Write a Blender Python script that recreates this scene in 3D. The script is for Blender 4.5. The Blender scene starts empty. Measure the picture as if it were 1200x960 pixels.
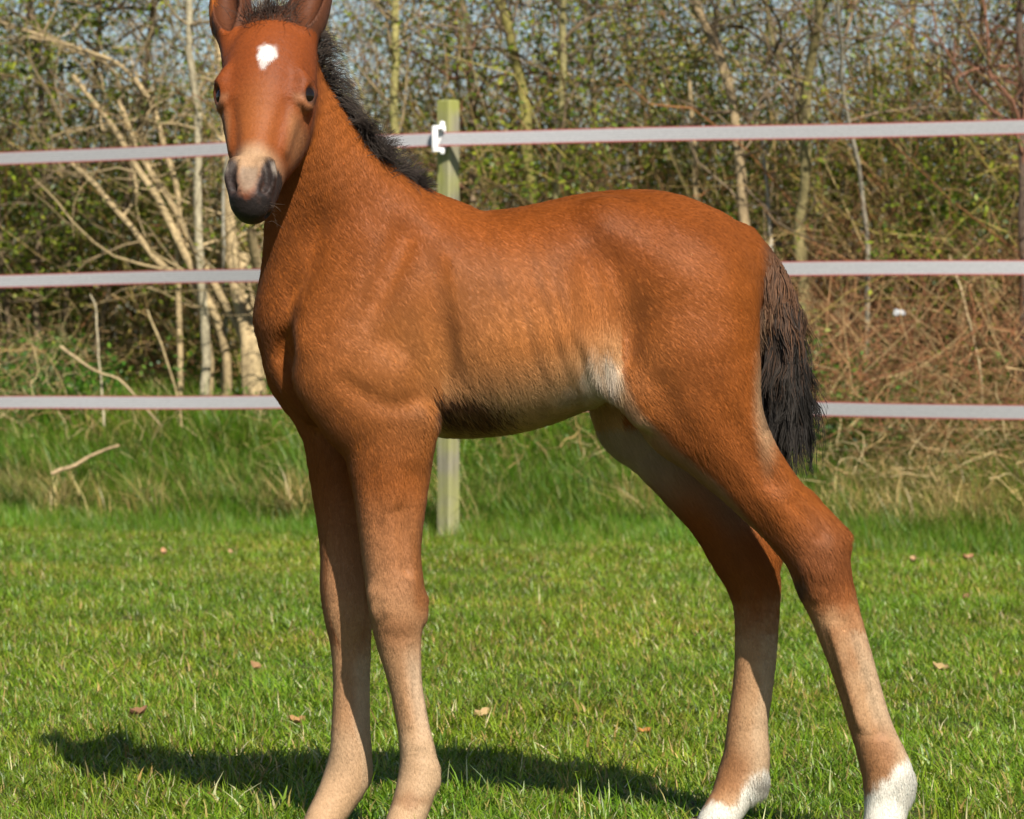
import bpy, math
import numpy as np
from mathutils import Vector

rng = np.random.default_rng(7)
R = math.radians
scene = bpy.context.scene
COL = scene.collection

# ------------------------------------------------------------------ camera, sky, sun
FPX = 4048.0                       # focal length in photograph pixels (1200 wide)
CAMZ = 0.73
PITCH = math.atan(71 / FPX)
cam_d = bpy.data.cameras.new("camera")
cam = bpy.data.objects.new("camera", cam_d)
COL.objects.link(cam)
cam.location = (0, 0, CAMZ)
cam.rotation_euler = (R(90) - PITCH, 0, 0)
cam_d.sensor_width = 36
cam_d.lens = 36 * FPX / 1200
cam_d.clip_start = 0.1
cam_d.clip_end = 3000
cam_d.dof.use_dof = True
cam_d.dof.focus_distance = 4.98
cam_d.dof.aperture_fstop = 15
scene.camera = cam

SUN_AZ, SUN_EL = 161.0, 43.0       # azimuth clockwise from +Y
w = bpy.data.worlds.new("World")
scene.world = w
w.use_nodes = True
nt = w.node_tree
nt.nodes.clear()
out = nt.nodes.new("ShaderNodeOutputWorld")
bg = nt.nodes.new("ShaderNodeBackground")
sky = nt.nodes.new("ShaderNodeTexSky")
sky.sky_type = 'NISHITA'
sky.sun_disc = False
sky.sun_elevation = R(SUN_EL)
sky.sun_rotation = R(SUN_AZ)
sky.air_density = 1.0
sky.dust_density = 0.6
sky.ozone_density = 1.6
bg.inputs[1].default_value = 0.065
nt.links.new(sky.outputs[0], bg.inputs[0])
nt.links.new(bg.outputs[0], out.inputs[0])

sun_d = bpy.data.lights.new("sun", 'SUN')
sun_d.energy = 5.0
sun_d.angle = R(0.5)
sun_d.color = (1.0, 0.93, 0.82)
sun = bpy.data.objects.new("sun", sun_d)
COL.objects.link(sun)
sd = Vector((math.sin(R(SUN_AZ)) * math.cos(R(SUN_EL)), math.cos(R(SUN_AZ)) * math.cos(R(SUN_EL)), math.sin(R(SUN_EL))))
sun.rotation_euler = (-sd).to_track_quat('-Z', 'Y').to_euler()
sun.location = (3, -4, 8)
scene.view_settings.view_transform = 'Standard'
scene.view_settings.look = 'None'
scene.view_settings.exposure = 0.52
scene.view_settings.gamma = 1.0
scene.view_settings.use_curve_mapping = False


# ------------------------------------------------------------------ helpers
def at(px, py, Y):
    """photograph pixel + distance -> world point"""
    a = (np.asarray(px, float) - 600) / FPX
    b = -(np.asarray(py, float) - 480) / FPX
    dy = math.cos(PITCH) + b * math.sin(PITCH)
    dz = -math.sin(PITCH) + b * math.cos(PITCH)
    k = np.asarray(Y, float) / dy
    return np.stack(np.broadcast_arrays(a * k, np.asarray(Y, float) + 0 * a, CAMZ + dz * k), -1)


def to_px(P):
    """world -> photograph pixel (used only to look up where coat markings sit on the animal)"""
    fy = P[..., 1] * math.cos(PITCH) - (P[..., 2] - CAMZ) * math.sin(PITCH)
    up = P[..., 1] * math.sin(PITCH) + (P[..., 2] - CAMZ) * math.cos(PITCH)
    return 600 + FPX * P[..., 0] / fy, 480 - FPX * up / fy


FN = np.array([.466, .885])         # normal of the fence line, away from the camera
FD = np.array([.885, -.466])


def fence_s(x, y):
    return (x + .245) * FN[0] + (y - 13.25) * FN[1]


def depth_at(px, s):
    return (s + 13.25 * FN[1] - .245 * FN[0]) / (FN[1] + FN[0] * (px - 600) / FPX)


def sstep(a, b, x):
    t = np.clip((x - a) / (b - a), 0, 1)
    return t * t * (3 - 2 * t)


def vnoise(P, scale, seed=0):
    p = np.asarray(P, float) * scale + seed * 17.31
    i = np.floor(p).astype(np.int64)
    f = p - i
    f = f * f * (3 - 2 * f)

    def h(a, b, c):
        n = (a * 374761393 + b * 668265263 + c * 1274126177 + seed * 974711) & 0xffffffff
        n = ((n ^ (n >> 13)) * 1274126177) & 0xffffffff
        n = n ^ (n >> 16)
        return (n & 0xffff) / 65535.0
    r = 0
    for dx in (0, 1):
        wx = f[..., 0] if dx else 1 - f[..., 0]
        for dy in (0, 1):
            wy = f[..., 1] if dy else 1 - f[..., 1]
            for dz in (0, 1):
                wz = f[..., 2] if dz else 1 - f[..., 2]
                r = r + wx * wy * wz * h(i[..., 0] + dx, i[..., 1] + dy, i[..., 2] + dz)
    return r * 2 - 1


def ground_z(x, y):
    x = np.asarray(x, float)
    y = np.asarray(y, float)
    s = fence_s(x, y)
    P = np.stack(np.broadcast_arrays(x, y, 0 * x), -1)
    z = .40 * sstep(.15, 2.3, s)
    z = z + (.012 * vnoise(P, 1.3, 1) + .006 * vnoise(P, 4.0, 2)) * sstep(0.4, 1.6, np.abs(y - 5.1)) * (1 + 3 * sstep(.3, 1.5, s))
    return z


def tag(o, label=None, cat=None, group=None, kind=None):
    if label: o["label"] = label
    if cat: o["category"] = cat
    if group: o["group"] = group
    if kind: o["kind"] = kind
    return o


def empty(name, loc):
    o = bpy.data.objects.new(name, None)
    o.empty_display_size = .05
    o.location = loc
    COL.objects.link(o)
    return o


def mesh_obj(name, verts, faces, mat, parent=None, smooth=True, cols=None, uvs=None, link=True):
    """verts (n,3) world coordinates, faces (m,k) array; cols per vertex"""
    verts = np.asarray(verts, np.float32)
    faces = np.asarray(faces, np.int32)
    me = bpy.data.meshes.new(name)
    off = np.array(parent.matrix_world.translation if parent is not None and parent.parent is None else (parent.location if parent else (0, 0, 0)), np.float32)
    if parent is not None:
        off = np.zeros(3, np.float32)
        p = parent
        while p is not None:
            off += np.array(p.location, np.float32)
            p = p.parent
    v = verts - off
    n, k = len(v), faces.shape[1]
    me.vertices.add(n)
    me.vertices.foreach_set("co", v.ravel())
    me.loops.add(faces.size)
    me.loops.foreach_set("vertex_index", faces.ravel())
    me.polygons.add(len(faces))
    me.polygons.foreach_set("loop_start", np.arange(0, faces.size, k, dtype=np.int32))
    me.polygons.foreach_set("use_smooth", np.full(len(faces), smooth))
    me.update(calc_edges=True)
    if cols is not None:
        c = np.ones((n, 4), np.float32)
        c[:, :3] = cols
        a = me.attributes.new("col", 'FLOAT_COLOR', 'POINT')
        a.data.foreach_set("color", c.ravel())
    if uvs is not None:
        u = me.uv_layers.new(name="uv")
        u.data.foreach_set("uv", np.asarray(uvs, np.float32)[faces.ravel()].ravel())
    me.materials.append(mat)
    o = bpy.data.objects.new(name, me)
    if parent is not None:
        o.parent = parent
    if link:
        COL.objects.link(o)
    return o


def tubes(paths, radii, sides=5, cap=True):
    """paths (N,M,3), radii (N,M) -> verts, quad faces"""
    paths = np.asarray(paths, float)
    radii = np.asarray(radii, float)
    N, M, _ = paths.shape
    T = np.gradient(paths, axis=1)
    T /= np.linalg.norm(T, axis=2, keepdims=True) + 1e-9
    ref = np.tile(np.array([.31, .87, .21]), (N, 1))
    ref = ref[:, None, :].repeat(M, 1)
    A = np.cross(T, ref)
    A /= np.linalg.norm(A, axis=2, keepdims=True) + 1e-9
    B = np.cross(T, A)
    th = np.linspace(0, 2 * np.pi, sides, endpoint=False)
    V = paths[:, :, None, :] + radii[:, :, None, None] * (A[:, :, None, :] * np.cos(th)[None, None, :, None] + B[:, :, None, :] * np.sin(th)[None, None, :, None])
    idx = np.arange(N * M * sides).reshape(N, M, sides)
    a = idx[:, :-1, :]
    b = np.roll(idx, -1, 2)[:, :-1, :]
    c = np.roll(idx, -1, 2)[:, 1:, :]
    d = idx[:, 1:, :]
    F = np.stack([a, b, c, d], -1).reshape(-1, 4)
    return V.reshape(-1, 3), F


def smooth_path(pts, n):
    """catmull-rom through pts (k,d) with n samples"""
    pts = np.asarray(pts, float)
    k = len(pts)
    P = np.vstack([2 * pts[0] - pts[1], pts, 2 * pts[-1] - pts[-2]])
    t = np.linspace(0, k - 1 - 1e-6, n)
    i = t.astype(int)
    f = (t - i)[:, None]
    p0, p1, p2, p3 = P[i], P[i + 1], P[i + 2], P[i + 3]
    return .5 * (2 * p1 + (p2 - p0) * f + (2 * p0 - 5 * p1 + 4 * p2 - p3) * f ** 2 + (3 * p1 - p0 - 3 * p2 + p3) * f ** 3)


def hair_obj(name, pts, rad, cols, nrm, mat, parent):
    """pts (N,M,3) world; rad (N,M); cols (N,3); nrm (N,3)"""
    N, M, _ = pts.shape
    off = np.zeros(3)
    p = parent
    while p is not None:
        off += np.array(p.location)
        p = p.parent
    cu = bpy.data.hair_curves.new(name)
    cu.add_curves([M] * N)
    cu.attributes["position"].data.foreach_set("vector", (pts - off).astype(np.float32).ravel())
    a = cu.attributes.get("radius") or cu.attributes.new("radius", 'FLOAT', 'POINT')
    a.data.foreach_set("value", rad.astype(np.float32).ravel())
    c = np.ones((N, 4), np.float32)
    c[:, :3] = cols
    a = cu.attributes.new("col", 'FLOAT_COLOR', 'CURVE')
    a.data.foreach_set("color", c.ravel())
    a = cu.attributes.new("nrm", 'FLOAT_VECTOR', 'CURVE')
    a.data.foreach_set("vector", nrm.astype(np.float32).ravel())
    cu.materials.append(mat)
    o = bpy.data.objects.new(name, cu)
    o.parent = parent
    COL.objects.link(o)
    return o


# ------------------------------------------------------------------ materials
def new_mat(name):
    m = bpy.data.materials.new(name)
    m.use_nodes = True
    t = m.node_tree
    b = t.nodes["Principled BSDF"]
    return m, t, b


def N_(t, kind, **kw):
    n = t.nodes.new(kind)
    for k, v in kw.items():
        setattr(n, k, v)
    return n


def attr_mat(name, rough=.7, spec=.3, noise=.25, nscale=40, bump=0., transl=0.):
    m, t, b = new_mat(name)
    a = N_(t, "ShaderNodeAttribute", attribute_name="col")
    g = N_(t, "ShaderNodeNewGeometry")
    no = N_(t, "ShaderNodeTexNoise")
    no.inputs["Scale"].default_value = nscale
    no.inputs["Detail"].default_value = 5
    t.links.new(g.outputs["Position"], no.inputs["Vector"])
    mr = N_(t, "ShaderNodeMapRange")
    mr.inputs[1].default_value = .3
    mr.inputs[2].default_value = .7
    mr.inputs[3].default_value = 1 - noise
    mr.inputs[4].default_value = 1 + noise
    t.links.new(no.outputs[0], mr.inputs[0])
    mx = N_(t, "ShaderNodeVectorMath", operation='SCALE')
    t.links.new(a.outputs["Color"], mx.inputs[0])
    t.links.new(mr.outputs[0], mx.inputs["Scale"])
    t.links.new(mx.outputs[0], b.inputs["Base Color"])
    b.inputs["Roughness"].default_value = rough
    b.inputs["Specular IOR Level"].default_value = spec
    if bump:
        bu = N_(t, "ShaderNodeBump")
        bu.inputs["Strength"].default_value = bump
        bu.inputs["Distance"].default_value = .01
        t.links.new(no.outputs[0], bu.inputs["Height"])
        t.links.new(bu.outputs[0], b.inputs["Normal"])
    if transl:
        tr = N_(t, "ShaderNodeBsdfTranslucent")
        t.links.new(mx.outputs[0], tr.inputs[0])
        ms = N_(t, "ShaderNodeMixShader")
        ms.inputs[0].default_value = transl
        t.links.new(b.outputs[0], ms.inputs[1])
        t.links.new(tr.outputs[0], ms.inputs[2])
        t.links.new(ms.outputs[0], t.nodes["Material Output"].inputs[0])
    return m


def hair_mat(name, gloss=.12, grough=.35):
    m, t, b = new_mat(name)
    t.nodes.remove(b)
    a = N_(t, "ShaderNodeAttribute", attribute_name="col")
    n = N_(t, "ShaderNodeAttribute", attribute_name="nrm")
    d = N_(t, "ShaderNodeBsdfDiffuse")
    t.links.new(a.outputs["Color"], d.inputs[0])
    t.links.new(n.outputs["Vector"], d.inputs["Normal"])
    h = N_(t, "ShaderNodeBsdfHair")
    h.component = 'Reflection'
    h.inputs[2].default_value = grough
    h.inputs[3].default_value = .6
    mixc = N_(t, "ShaderNodeMixRGB")
    mixc.inputs[0].default_value = .30
    mixc.inputs[2].default_value = (1, .95, .9, 1)
    t.links.new(a.outputs["Color"], mixc.inputs[1])
    t.links.new(mixc.outputs[0], h.inputs[0])
    ms = N_(t, "ShaderNodeMixShader")
    ms.inputs[0].default_value = gloss
    gl = N_(t, "ShaderNodeBsdfGlossy")
    gl.inputs["Roughness"].default_value = .5
    gl.inputs["Color"].default_value = (1.0, .84, .66, 1)
    t.links.new(n.outputs["Vector"], gl.inputs["Normal"])
    m0 = N_(t, "ShaderNodeMixShader")
    m0.inputs[0].default_value = .012
    t.links.new(d.outputs[0], m0.inputs[1])
    t.links.new(gl.outputs[0], m0.inputs[2])
    t.links.new(m0.outputs[0], ms.inputs[1])
    t.links.new(h.outputs[0], ms.inputs[2])
    t.links.new(ms.outputs[0], t.nodes["Material Output"].inputs[0])
    return m


M_skin = attr_mat("foal_skin", .6, .25, .12, 220, .15)
M_fur = hair_mat("foal_fur", .05, .4)
M_longhair = hair_mat("foal_long_hair", .07, .35)
M_bark = attr_mat("bark", .85, .2, .35, 45, .6)
M_twig = attr_mat("twig_bark", .8, .25, .2, 30)
M_leaf = attr_mat("leaf", .45, .4, .15, 20, 0, .42)
M_dry = attr_mat("dry_plant", .8, .2, .25, 30, 0, .15)


def simple_mat(name, col, rough=.5, spec=.5):
    m, t, b = new_mat(name)
    b.inputs["Base Color"].default_value = (*col, 1)
    b.inputs["Roughness"].default_value = rough
    b.inputs["Specular IOR Level"].default_value = spec
    return m, t, b


# grass blade: colour per blade, per tuft and per patch of meadow
def grass_mat(name, patch_a, patch_b, rough=.42):
    m, t, b = new_mat(name)
    a = N_(t, "ShaderNodeAttribute", attribute_name="col")
    ti = N_(t, "ShaderNodeAttribute", attribute_name="tint", attribute_type='INSTANCER')
    g = N_(t, "ShaderNodeNewGeometry")
    no = N_(t, "ShaderNodeTexNoise")
    no.inputs["Scale"].default_value = 1.6
    no.inputs["Detail"].default_value = 4
    t.links.new(g.outputs["Position"], no.inputs["Vector"])
    cr = N_(t, "ShaderNodeValToRGB")
    cr.color_ramp.elements[0].position = .36
    cr.color_ramp.elements[0].color = (*patch_a, 1)
    cr.color_ramp.elements[1].position = .64
    cr.color_ramp.elements[1].color = (*patch_b, 1)
    t.links.new(no.outputs[0], cr.inputs[0])
    m1 = N_(t, "ShaderNodeVectorMath", operation='MULTIPLY')
    m2 = N_(t, "ShaderNodeVectorMath", operation='MULTIPLY')
    t.links.new(a.outputs["Color"], m1.inputs[0])
    t.links.new(ti.outputs["Color"], m1.inputs[1])
    t.links.new(m1.outputs[0], m2.inputs[0])
    t.links.new(cr.outputs[0], m2.inputs[1])
    t.links.new(m2.outputs[0], b.inputs["Base Color"])
    b.inputs["Roughness"].default_value = rough
    b.inputs["Specular IOR Level"].default_value = .45
    tr = N_(t, "ShaderNodeBsdfTranslucent")
    t.links.new(m2.outputs[0], tr.inputs[0])
    ms = N_(t, "ShaderNodeMixShader")
    ms.inputs[0].default_value = .3
    t.links.new(b.outputs[0], ms.inputs[1])
    t.links.new(tr.outputs[0], ms.inputs[2])
    t.links.new(ms.outputs[0], t.nodes["Material Output"].inputs[0])
    return m


M_grass = grass_mat("lawn_blade", (.85, .95, .8), (1.2, 1.1, 1.0))
M_verge = grass_mat("verge_blade", (.85, .95, .8), (1.15, 1.1, 1.0))

# soil and thatch under the grass
M_soil, t, b = new_mat("soil_and_thatch")
g = N_(t, "ShaderNodeNewGeometry")
no = N_(t, "ShaderNodeTexNoise")
no.inputs["Scale"].default_value = 22
no.inputs["Detail"].default_value = 8
t.links.new(g.outputs["Position"], no.inputs["Vector"])
cr = N_(t, "ShaderNodeValToRGB")
cr.color_ramp.elements[0].position = .35
cr.color_ramp.elements[0].color = (.030, .040, .012, 1)
cr.color_ramp.elements[1].position = .7
cr.color_ramp.elements[1].color = (.09, .085, .03, 1)
t.links.new(no.outputs[0], cr.inputs[0])
t.links.new(cr.outputs[0], b.inputs["Base Color"])
b.inputs["Roughness"].default_value = 1
b.inputs["Specular IOR Level"].default_value = .1
bu = N_(t, "ShaderNodeBump")
bu.inputs["Strength"].default_value = .6
bu.inputs["Distance"].default_value = .02
t.links.new(no.outputs[0], bu.inputs["Height"])
t.links.new(bu.outputs[0], b.inputs["Normal"])

# weathered post wood
M_post, t, b = new_mat("weathered_post_wood")
tc = N_(t, "ShaderNodeTexCoord")
mp = N_(t, "ShaderNodeMapping")
mp.inputs["Scale"].default_value = (60, 60, 3.5)
t.links.new(tc.outputs["Object"], mp.inputs[0])
no = N_(t, "ShaderNodeTexNoise")
no.inputs["Scale"].default_value = 1.0
no.inputs["Detail"].default_value = 6
t.links.new(mp.outputs[0], no.inputs["Vector"])
no2 = N_(t, "ShaderNodeTexNoise")
no2.inputs["Scale"].default_value = 5
no2.inputs["Detail"].default_value = 5
t.links.new(tc.outputs["Object"], no2.inputs["Vector"])
cr = N_(t, "ShaderNodeValToRGB")
cr.color_ramp.elements[0].color = (.16, .145, .10, 1)
cr.color_ramp.elements[0].position = .3
cr.color_ramp.elements[1].color = (.36, .33, .23, 1)
cr.color_ramp.elements[1].position = .7
t.links.new(no.outputs[0], cr.inputs[0])
cr2 = N_(t, "ShaderNodeValToRGB")
cr2.color_ramp.elements[0].color = (0, 0, 0, 1)
cr2.color_ramp.elements[0].position = .36
cr2.color_ramp.elements[1].color = (1, 1, 1, 1)
cr2.color_ramp.elements[1].position = .62
t.links.new(no2.outputs[0], cr2.inputs[0])
mx = N_(t, "ShaderNodeMixRGB")
mx.inputs[2].default_value = (.30, .31, .07, 1)
mul = N_(t, "ShaderNodeMath", operation='MULTIPLY')
mul.inputs[1].default_value = .9
t.links.new(cr2.outputs[0], mul.inputs[0])
t.links.new(mul.outputs[0], mx.inputs[0])
t.links.new(cr.outputs[0], mx.inputs[1])
t.links.new(mx.outputs[0], b.inputs["Base Color"])
b.inputs["Roughness"].default_value = .9
bu = N_(t, "ShaderNodeBump")
bu.inputs["Strength"].default_value = .5
bu.inputs["Distance"].default_value = .004
t.links.new(no.outputs[0], bu.inputs["Height"])
t.links.new(bu.outputs[0], b.inputs["Normal"])

# electric fence tape: woven white, grey wires, red selvedge
M_tape, t, b = new_mat("woven_fence_tape")
uv = N_(t, "ShaderNodeUVMap", uv_map="uv")
sx = N_(t, "ShaderNodeSeparateXYZ")
t.links.new(uv.outputs[0], sx.inputs[0])
cr = N_(t, "ShaderNodeValToRGB")
cr.color_ramp.interpolation = 'CONSTANT'
els = [(0, (.36, .10, .09)), (.10, (.46, .455, .46))]
p = .10
for i in range(4):
    p += .11
    els.append((p, (.27, .27, .29)))
    els.append((p + .06, (.46, .455, .46)))
    p += .06
els.append((.905, (.36, .10, .09)))
while len(cr.color_ramp.elements) > 1:
    cr.color_ramp.elements.remove(cr.color_ramp.elements[0])
for i, (pos, c) in enumerate(els):
    e = cr.color_ramp.elements[0] if i == 0 else cr.color_ramp.elements.new(pos)
    e.position = pos
    e.color = (*c, 1)
t.links.new(sx.outputs[1], cr.inputs[0])
wv = N_(t, "ShaderNodeTexNoise")
wv.inputs["Scale"].default_value = 1
wv.inputs["Detail"].default_value = 3
mp = N_(t, "ShaderNodeMapping")
mp.inputs["Scale"].default_value = (90, 4, 1)
t.links.new(uv.outputs[0], mp.inputs[0])
t.links.new(mp.outputs[0], wv.inputs["Vector"])
mr = N_(t, "ShaderNodeMapRange")
mr.inputs[3].default_value = .8
mr.inputs[4].default_value = 1.15
t.links.new(wv.outputs[0], mr.inputs[0])
sc_ = N_(t, "ShaderNodeVectorMath", operation='SCALE')
t.links.new(cr.outputs[0], sc_.inputs[0])
t.links.new(mr.outputs[0], sc_.inputs["Scale"])
t.links.new(sc_.outputs[0], b.inputs["Base Color"])
b.inputs["Roughness"].default_value = .6

M_white, _, _ = simple_mat("white_plastic", (.82, .82, .80), .35)
M_eye, _, _ = simple_mat("eye_dark", (.010, .006, .004), .10, .35)
M_hoof, _, _ = simple_mat("hoof_horn", (.30, .22, .14), .5, .4)
M_hoof.node_tree.nodes["Principled BSDF"].inputs["Base Color"].default_value = (.3, .22, .14, 1)
M_scrap, _, _ = simple_mat("pale_plastic", (.45, .46, .47), .5)

# ------------------------------------------------------------------ ground
gx = np.unique(np.concatenate([-np.geomspace(6, 900, 16), np.linspace(-6, 6, 97), np.geomspace(6, 900, 16)]))
gy = np.unique(np.concatenate([np.linspace(-400, -5, 8), np.linspace(-5, 3.5, 12), np.linspace(3.5, 20, 133), np.geomspace(20, 1500, 20)]))
GX, GY = np.meshgrid(gx, gy, indexing='ij')
GZ = ground_z(GX, GY)
V = np.stack([GX, GY, GZ], -1).reshape(-1, 3)
ii = np.arange(len(gx) * len(gy)).reshape(len(gx), len(gy))
F = np.stack([ii[:-1, :-1], ii[1:, :-1], ii[1:, 1:], ii[:-1, 1:]], -1).reshape(-1, 4)
tag(mesh_obj("ground", V, F, M_soil), "grassy paddock ground rising to a low bank behind the fence", "ground", kind="structure")

# ------------------------------------------------------------------ FOAL: one skin from a signed distance field
xs = np.concatenate([np.arange(-.48, -.445, .006), np.arange(-.445, -.255, .0027), np.arange(-.255, .64, .006)])
ys = np.concatenate([np.arange(4.74, 5.05, .0029), np.arange(5.05, 5.42, .006)])
zs = np.concatenate([np.arange(-.01, .88, .006), np.arange(.88, 1.42, .0029)])
Fd = np.full((len(xs), len(ys), len(zs)), 1.0, np.float32)


def sub(lo, hi):
    sl = tuple(slice(max(0, np.searchsorted(a, l) - 1), np.searchsorted(a, h) + 1) for a, l, h in zip((xs, ys, zs), lo, hi))
    X = xs[sl[0]].astype(np.float32)[:, None, None]
    Y = ys[sl[1]].astype(np.float32)[None, :, None]
    Z = zs[sl[2]].astype(np.float32)[None, None, :]
    return sl, X, Y, Z


def chain_d(a, b, s, nodes):
    """nodes (k,5): a, b, s, r, q (s-axis half width / r)"""
    best = None
    for n0, n1 in zip(nodes[:-1], nodes[1:]):
        q = .5 * (n0[4] + n1[4])
        da, db, ds = n1[0] - n0[0], n1[1] - n0[1], (n1[2] - n0[2])
        L = da * da + db * db + (ds / q) ** 2 + 1e-12
        t = ((a - n0[0]) * da + (b - n0[1]) * db + ((s - n0[2]) * (ds / q / q))) / L
        t = np.clip(t, 0, 1)
        qq = n0[4] + (n1[4] - n0[4]) * t
        d = np.sqrt((a - n0[0] - da * t) ** 2 + (b - n0[1] - db * t) ** 2 + ((s - n0[2] - ds * t) / qq) ** 2) - (n0[3] + (n1[3] - n0[3]) * t)
        best = d if best is None else np.minimum(best, d)
    return best


def smin(a, b, k):
    h = np.clip(.5 + .5 * (b - a) / k, 0, 1)
    return b + (a - b) * h - k * h * (1 - h)


def smax(a, b, k):
    return -smin(-a, -b, k)


def pxchain(nodes, k=.02, n=4, op='add', pad=.05):
    """nodes: px, py, r(px), Y, q -> union into the field"""
    W = []
    for (px, py, r, Y, q) in nodes:
        p = at(px, py, Y)
        W.append((p[0], p[2], p[1], r * Y / FPX, q))
    W = np.array(W)
    if len(W) == 1:
        W = np.vstack([W, W + np.array([1e-5, 0, 0, 0, 0])])
    elif n > 1:
        W = smooth_path(W, (len(W) - 1) * n + 1)
    rr = W[:, 3] * np.maximum(1, W[:, 4]) + pad
    lo = ((W[:, 0] - rr).min(), (W[:, 2] - rr).min(), (W[:, 1] - rr).min())
    hi = ((W[:, 0] + rr).max(), (W[:, 2] + rr).max(), (W[:, 1] + rr).max())
    sl, X, Y, Z = sub(lo, hi)
    d = chain_d(X, Z, Y, W)
    if op == 'add':
        Fd[sl] = smin(Fd[sl], d, k)
    else:
        Fd[sl] = smax(Fd[sl], -d, k)


YF, YR = 5.09, 5.16                       # body centre line, front and rear
# barrel
pxchain([(434, 362, 117, 5.09, .62), (480, 366, 134, 5.10, .68), (545, 377, 130, 5.115, .78), (600, 372, 126, 5.13, .84),
         (650, 360, 122, 5.14, .84), (705, 341, 115, 5.15, .80), (760, 331, 107, 5.155, .80), (800, 335, 97, 5.16, .84)], .03, 4)
pxchain([(530, 418, 78, 5.085, 1.0), (600, 411, 76, 5.09, 1.0), (655, 394, 70, 5.10, .95)], .04, 4)
pxchain([(530, 418, 78, 5.145, 1.0), (600, 411, 76, 5.165, 1.0), (655, 394, 70, 5.175, .95)], .04, 4)
# hindquarter muscles near and far
pxchain([(745, 320, 70, 5.09, .62), (800, 350, 82, 5.085, .66), (806, 420, 82, 5.08, .66), (812, 470, 70, 5.075, .72)], .035, 4)
pxchain([(745, 320, 70, 5.21, .62), (790, 360, 85, 5.225, .62), (770, 430, 78, 5.24, .60), (752, 490, 54, 5.245, .8)], .035, 4)
# shoulders, breast
pxchain([(455, 262, 40, 5.06, .5), (425, 340, 62, 5.035, .52), (398, 420, 64, 5.02, .62), (430, 470, 64, 5.02, .62)], .03, 4)
pxchain([(450, 268, 40, 5.13, .5), (405, 340, 62, 5.15, .52), (368, 415, 60, 5.165, .62), (395, 470, 55, 5.165, .62)], .03, 4)
pxchain([(352, 380, 42, 5.09, .9), (352, 420, 44, 5.09, 1.0), (380, 462, 42, 5.09, 1.1)], .03, 3)
# neck
pxchain([(436, 305, 101, 5.085, .58), (410, 252, 79, 5.075, .62), (382, 200, 60, 5.06, .70), (357, 140, 46, 5.05, .84), (343, 95, 39, 5.05, .95), (338, 62, 35, 5.05, 1.0)], .035, 4)
pxchain([(350, 180, 26, 5.05, .9), (344, 250, 32, 5.06, .8), (342, 310, 34, 5.075, .8), (338, 370, 38, 5.085, .9)], .03, 4)
# withers
pxchain([(470, 258, 33, 5.095, .6), (520, 275, 34, 5.10, .7)], .03, 3)
# near fore
nf = 5.02
pxchain([(430, 450, 66, nf, .62), (452, 505, 56, nf, .66), (457, 560, 46, nf, .74), (458, 640, 35, nf, .85), (463, 690, 33.5, nf, .95), (465, 718, 32, nf, .98),
         (467, 750, 26.5, nf, .9), (475, 800, 19.5, nf, .9), (484, 850, 18.5, nf, .9), (490, 886, 21, nf, .95), (490, 912, 23.5, nf, 1.0), (483, 940, 22.5, 5.01, 1.0),
         (474, 965, 22, 5.0, 1.0), (466, 985, 23, 4.995, 1.0)], .016, 4)
# far fore
ff = 5.15
pxchain([(395, 450, 56, ff, .7), (397, 510, 42, ff, .75), (400, 570, 35, ff, .8), (404, 640, 29, ff, .9), (405, 690, 29.5, ff, .98), (408, 722, 28, ff, .98),
         (411, 755, 24, ff, .9), (412, 800, 21.5, ff, .9), (411, 850, 22.5, ff, .9), (411, 885, 25, ff, .95), (406, 912, 27, ff, 1.0), (393, 938, 24, 5.14, 1.0),
         (381, 958, 22, 5.13, 1.0), (374, 974, 22, 5.125, 1.0)], .016, 4)
# near hind
nh = 5.065
pxchain([(806, 420, 80, nh, .62), (826, 480, 66, nh, .66), (853, 523, 52, nh, .70), (882, 560, 42.5, nh, .74), (924, 608, 36.5, nh, .8), (954, 644, 37, nh, .8),
         (966, 684, 33, nh, .85), (979, 720, 29, nh, .85), (1002, 790, 25.5, nh, .85), (1020, 850, 25, nh, .85), (1034, 888, 28, nh, .9), (1041, 914, 30, nh, .95), (1039, 945, 26, 5.06, 1.0),
         (1035, 968, 24, 5.05, 1.0), (1031, 988, 24, 5.045, 1.0)], .018, 4)
pxchain([(970, 640, 24, nh, .6), (982, 634, 13.5, nh, .9)], .014, 2)      # point of hock
pxchain([(940, 590, 16, nh, .7), (980, 628, 13, nh, .7)], .016, 2)        # achilles tendon
pxchain([(1058, 915, 13, nh, .9), (1062, 930, 9, nh, .9)], .010, 2)
# far hind
fh = 5.225
pxchain([(752, 470, 58, fh, .7), (765, 505, 47, fh, .7), (803, 552, 42, fh, .75), (845, 602, 40, fh, .78), (870, 645, 39, fh, .8), (882, 680, 32, fh, .85),
         (887, 720, 26.5, fh, .85), (884, 790, 24, fh, .85), (876, 850, 24, fh, .85), (875, 886, 27.5, fh, .9), (869, 912, 29, fh, .95), (857, 936, 24, 5.215, 1.0),
         (845, 955, 23, 5.205, 1.0), (836, 972, 23, 5.20, 1.0)], .018, 4)
pxchain([(890, 640, 22, fh, .6), (903, 648, 13, fh, .9)], .014, 2)
pxchain([(890, 915, 12, fh, .9), (892, 928, 8, fh, .9)], .010, 2)
pxchain([(504, 902, 11, nf, .9), (507, 916, 9, nf, .9)], .010, 2)
pxchain([(424, 900, 11, ff, .9), (426, 912, 9, ff, .9)], .010, 2)
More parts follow.
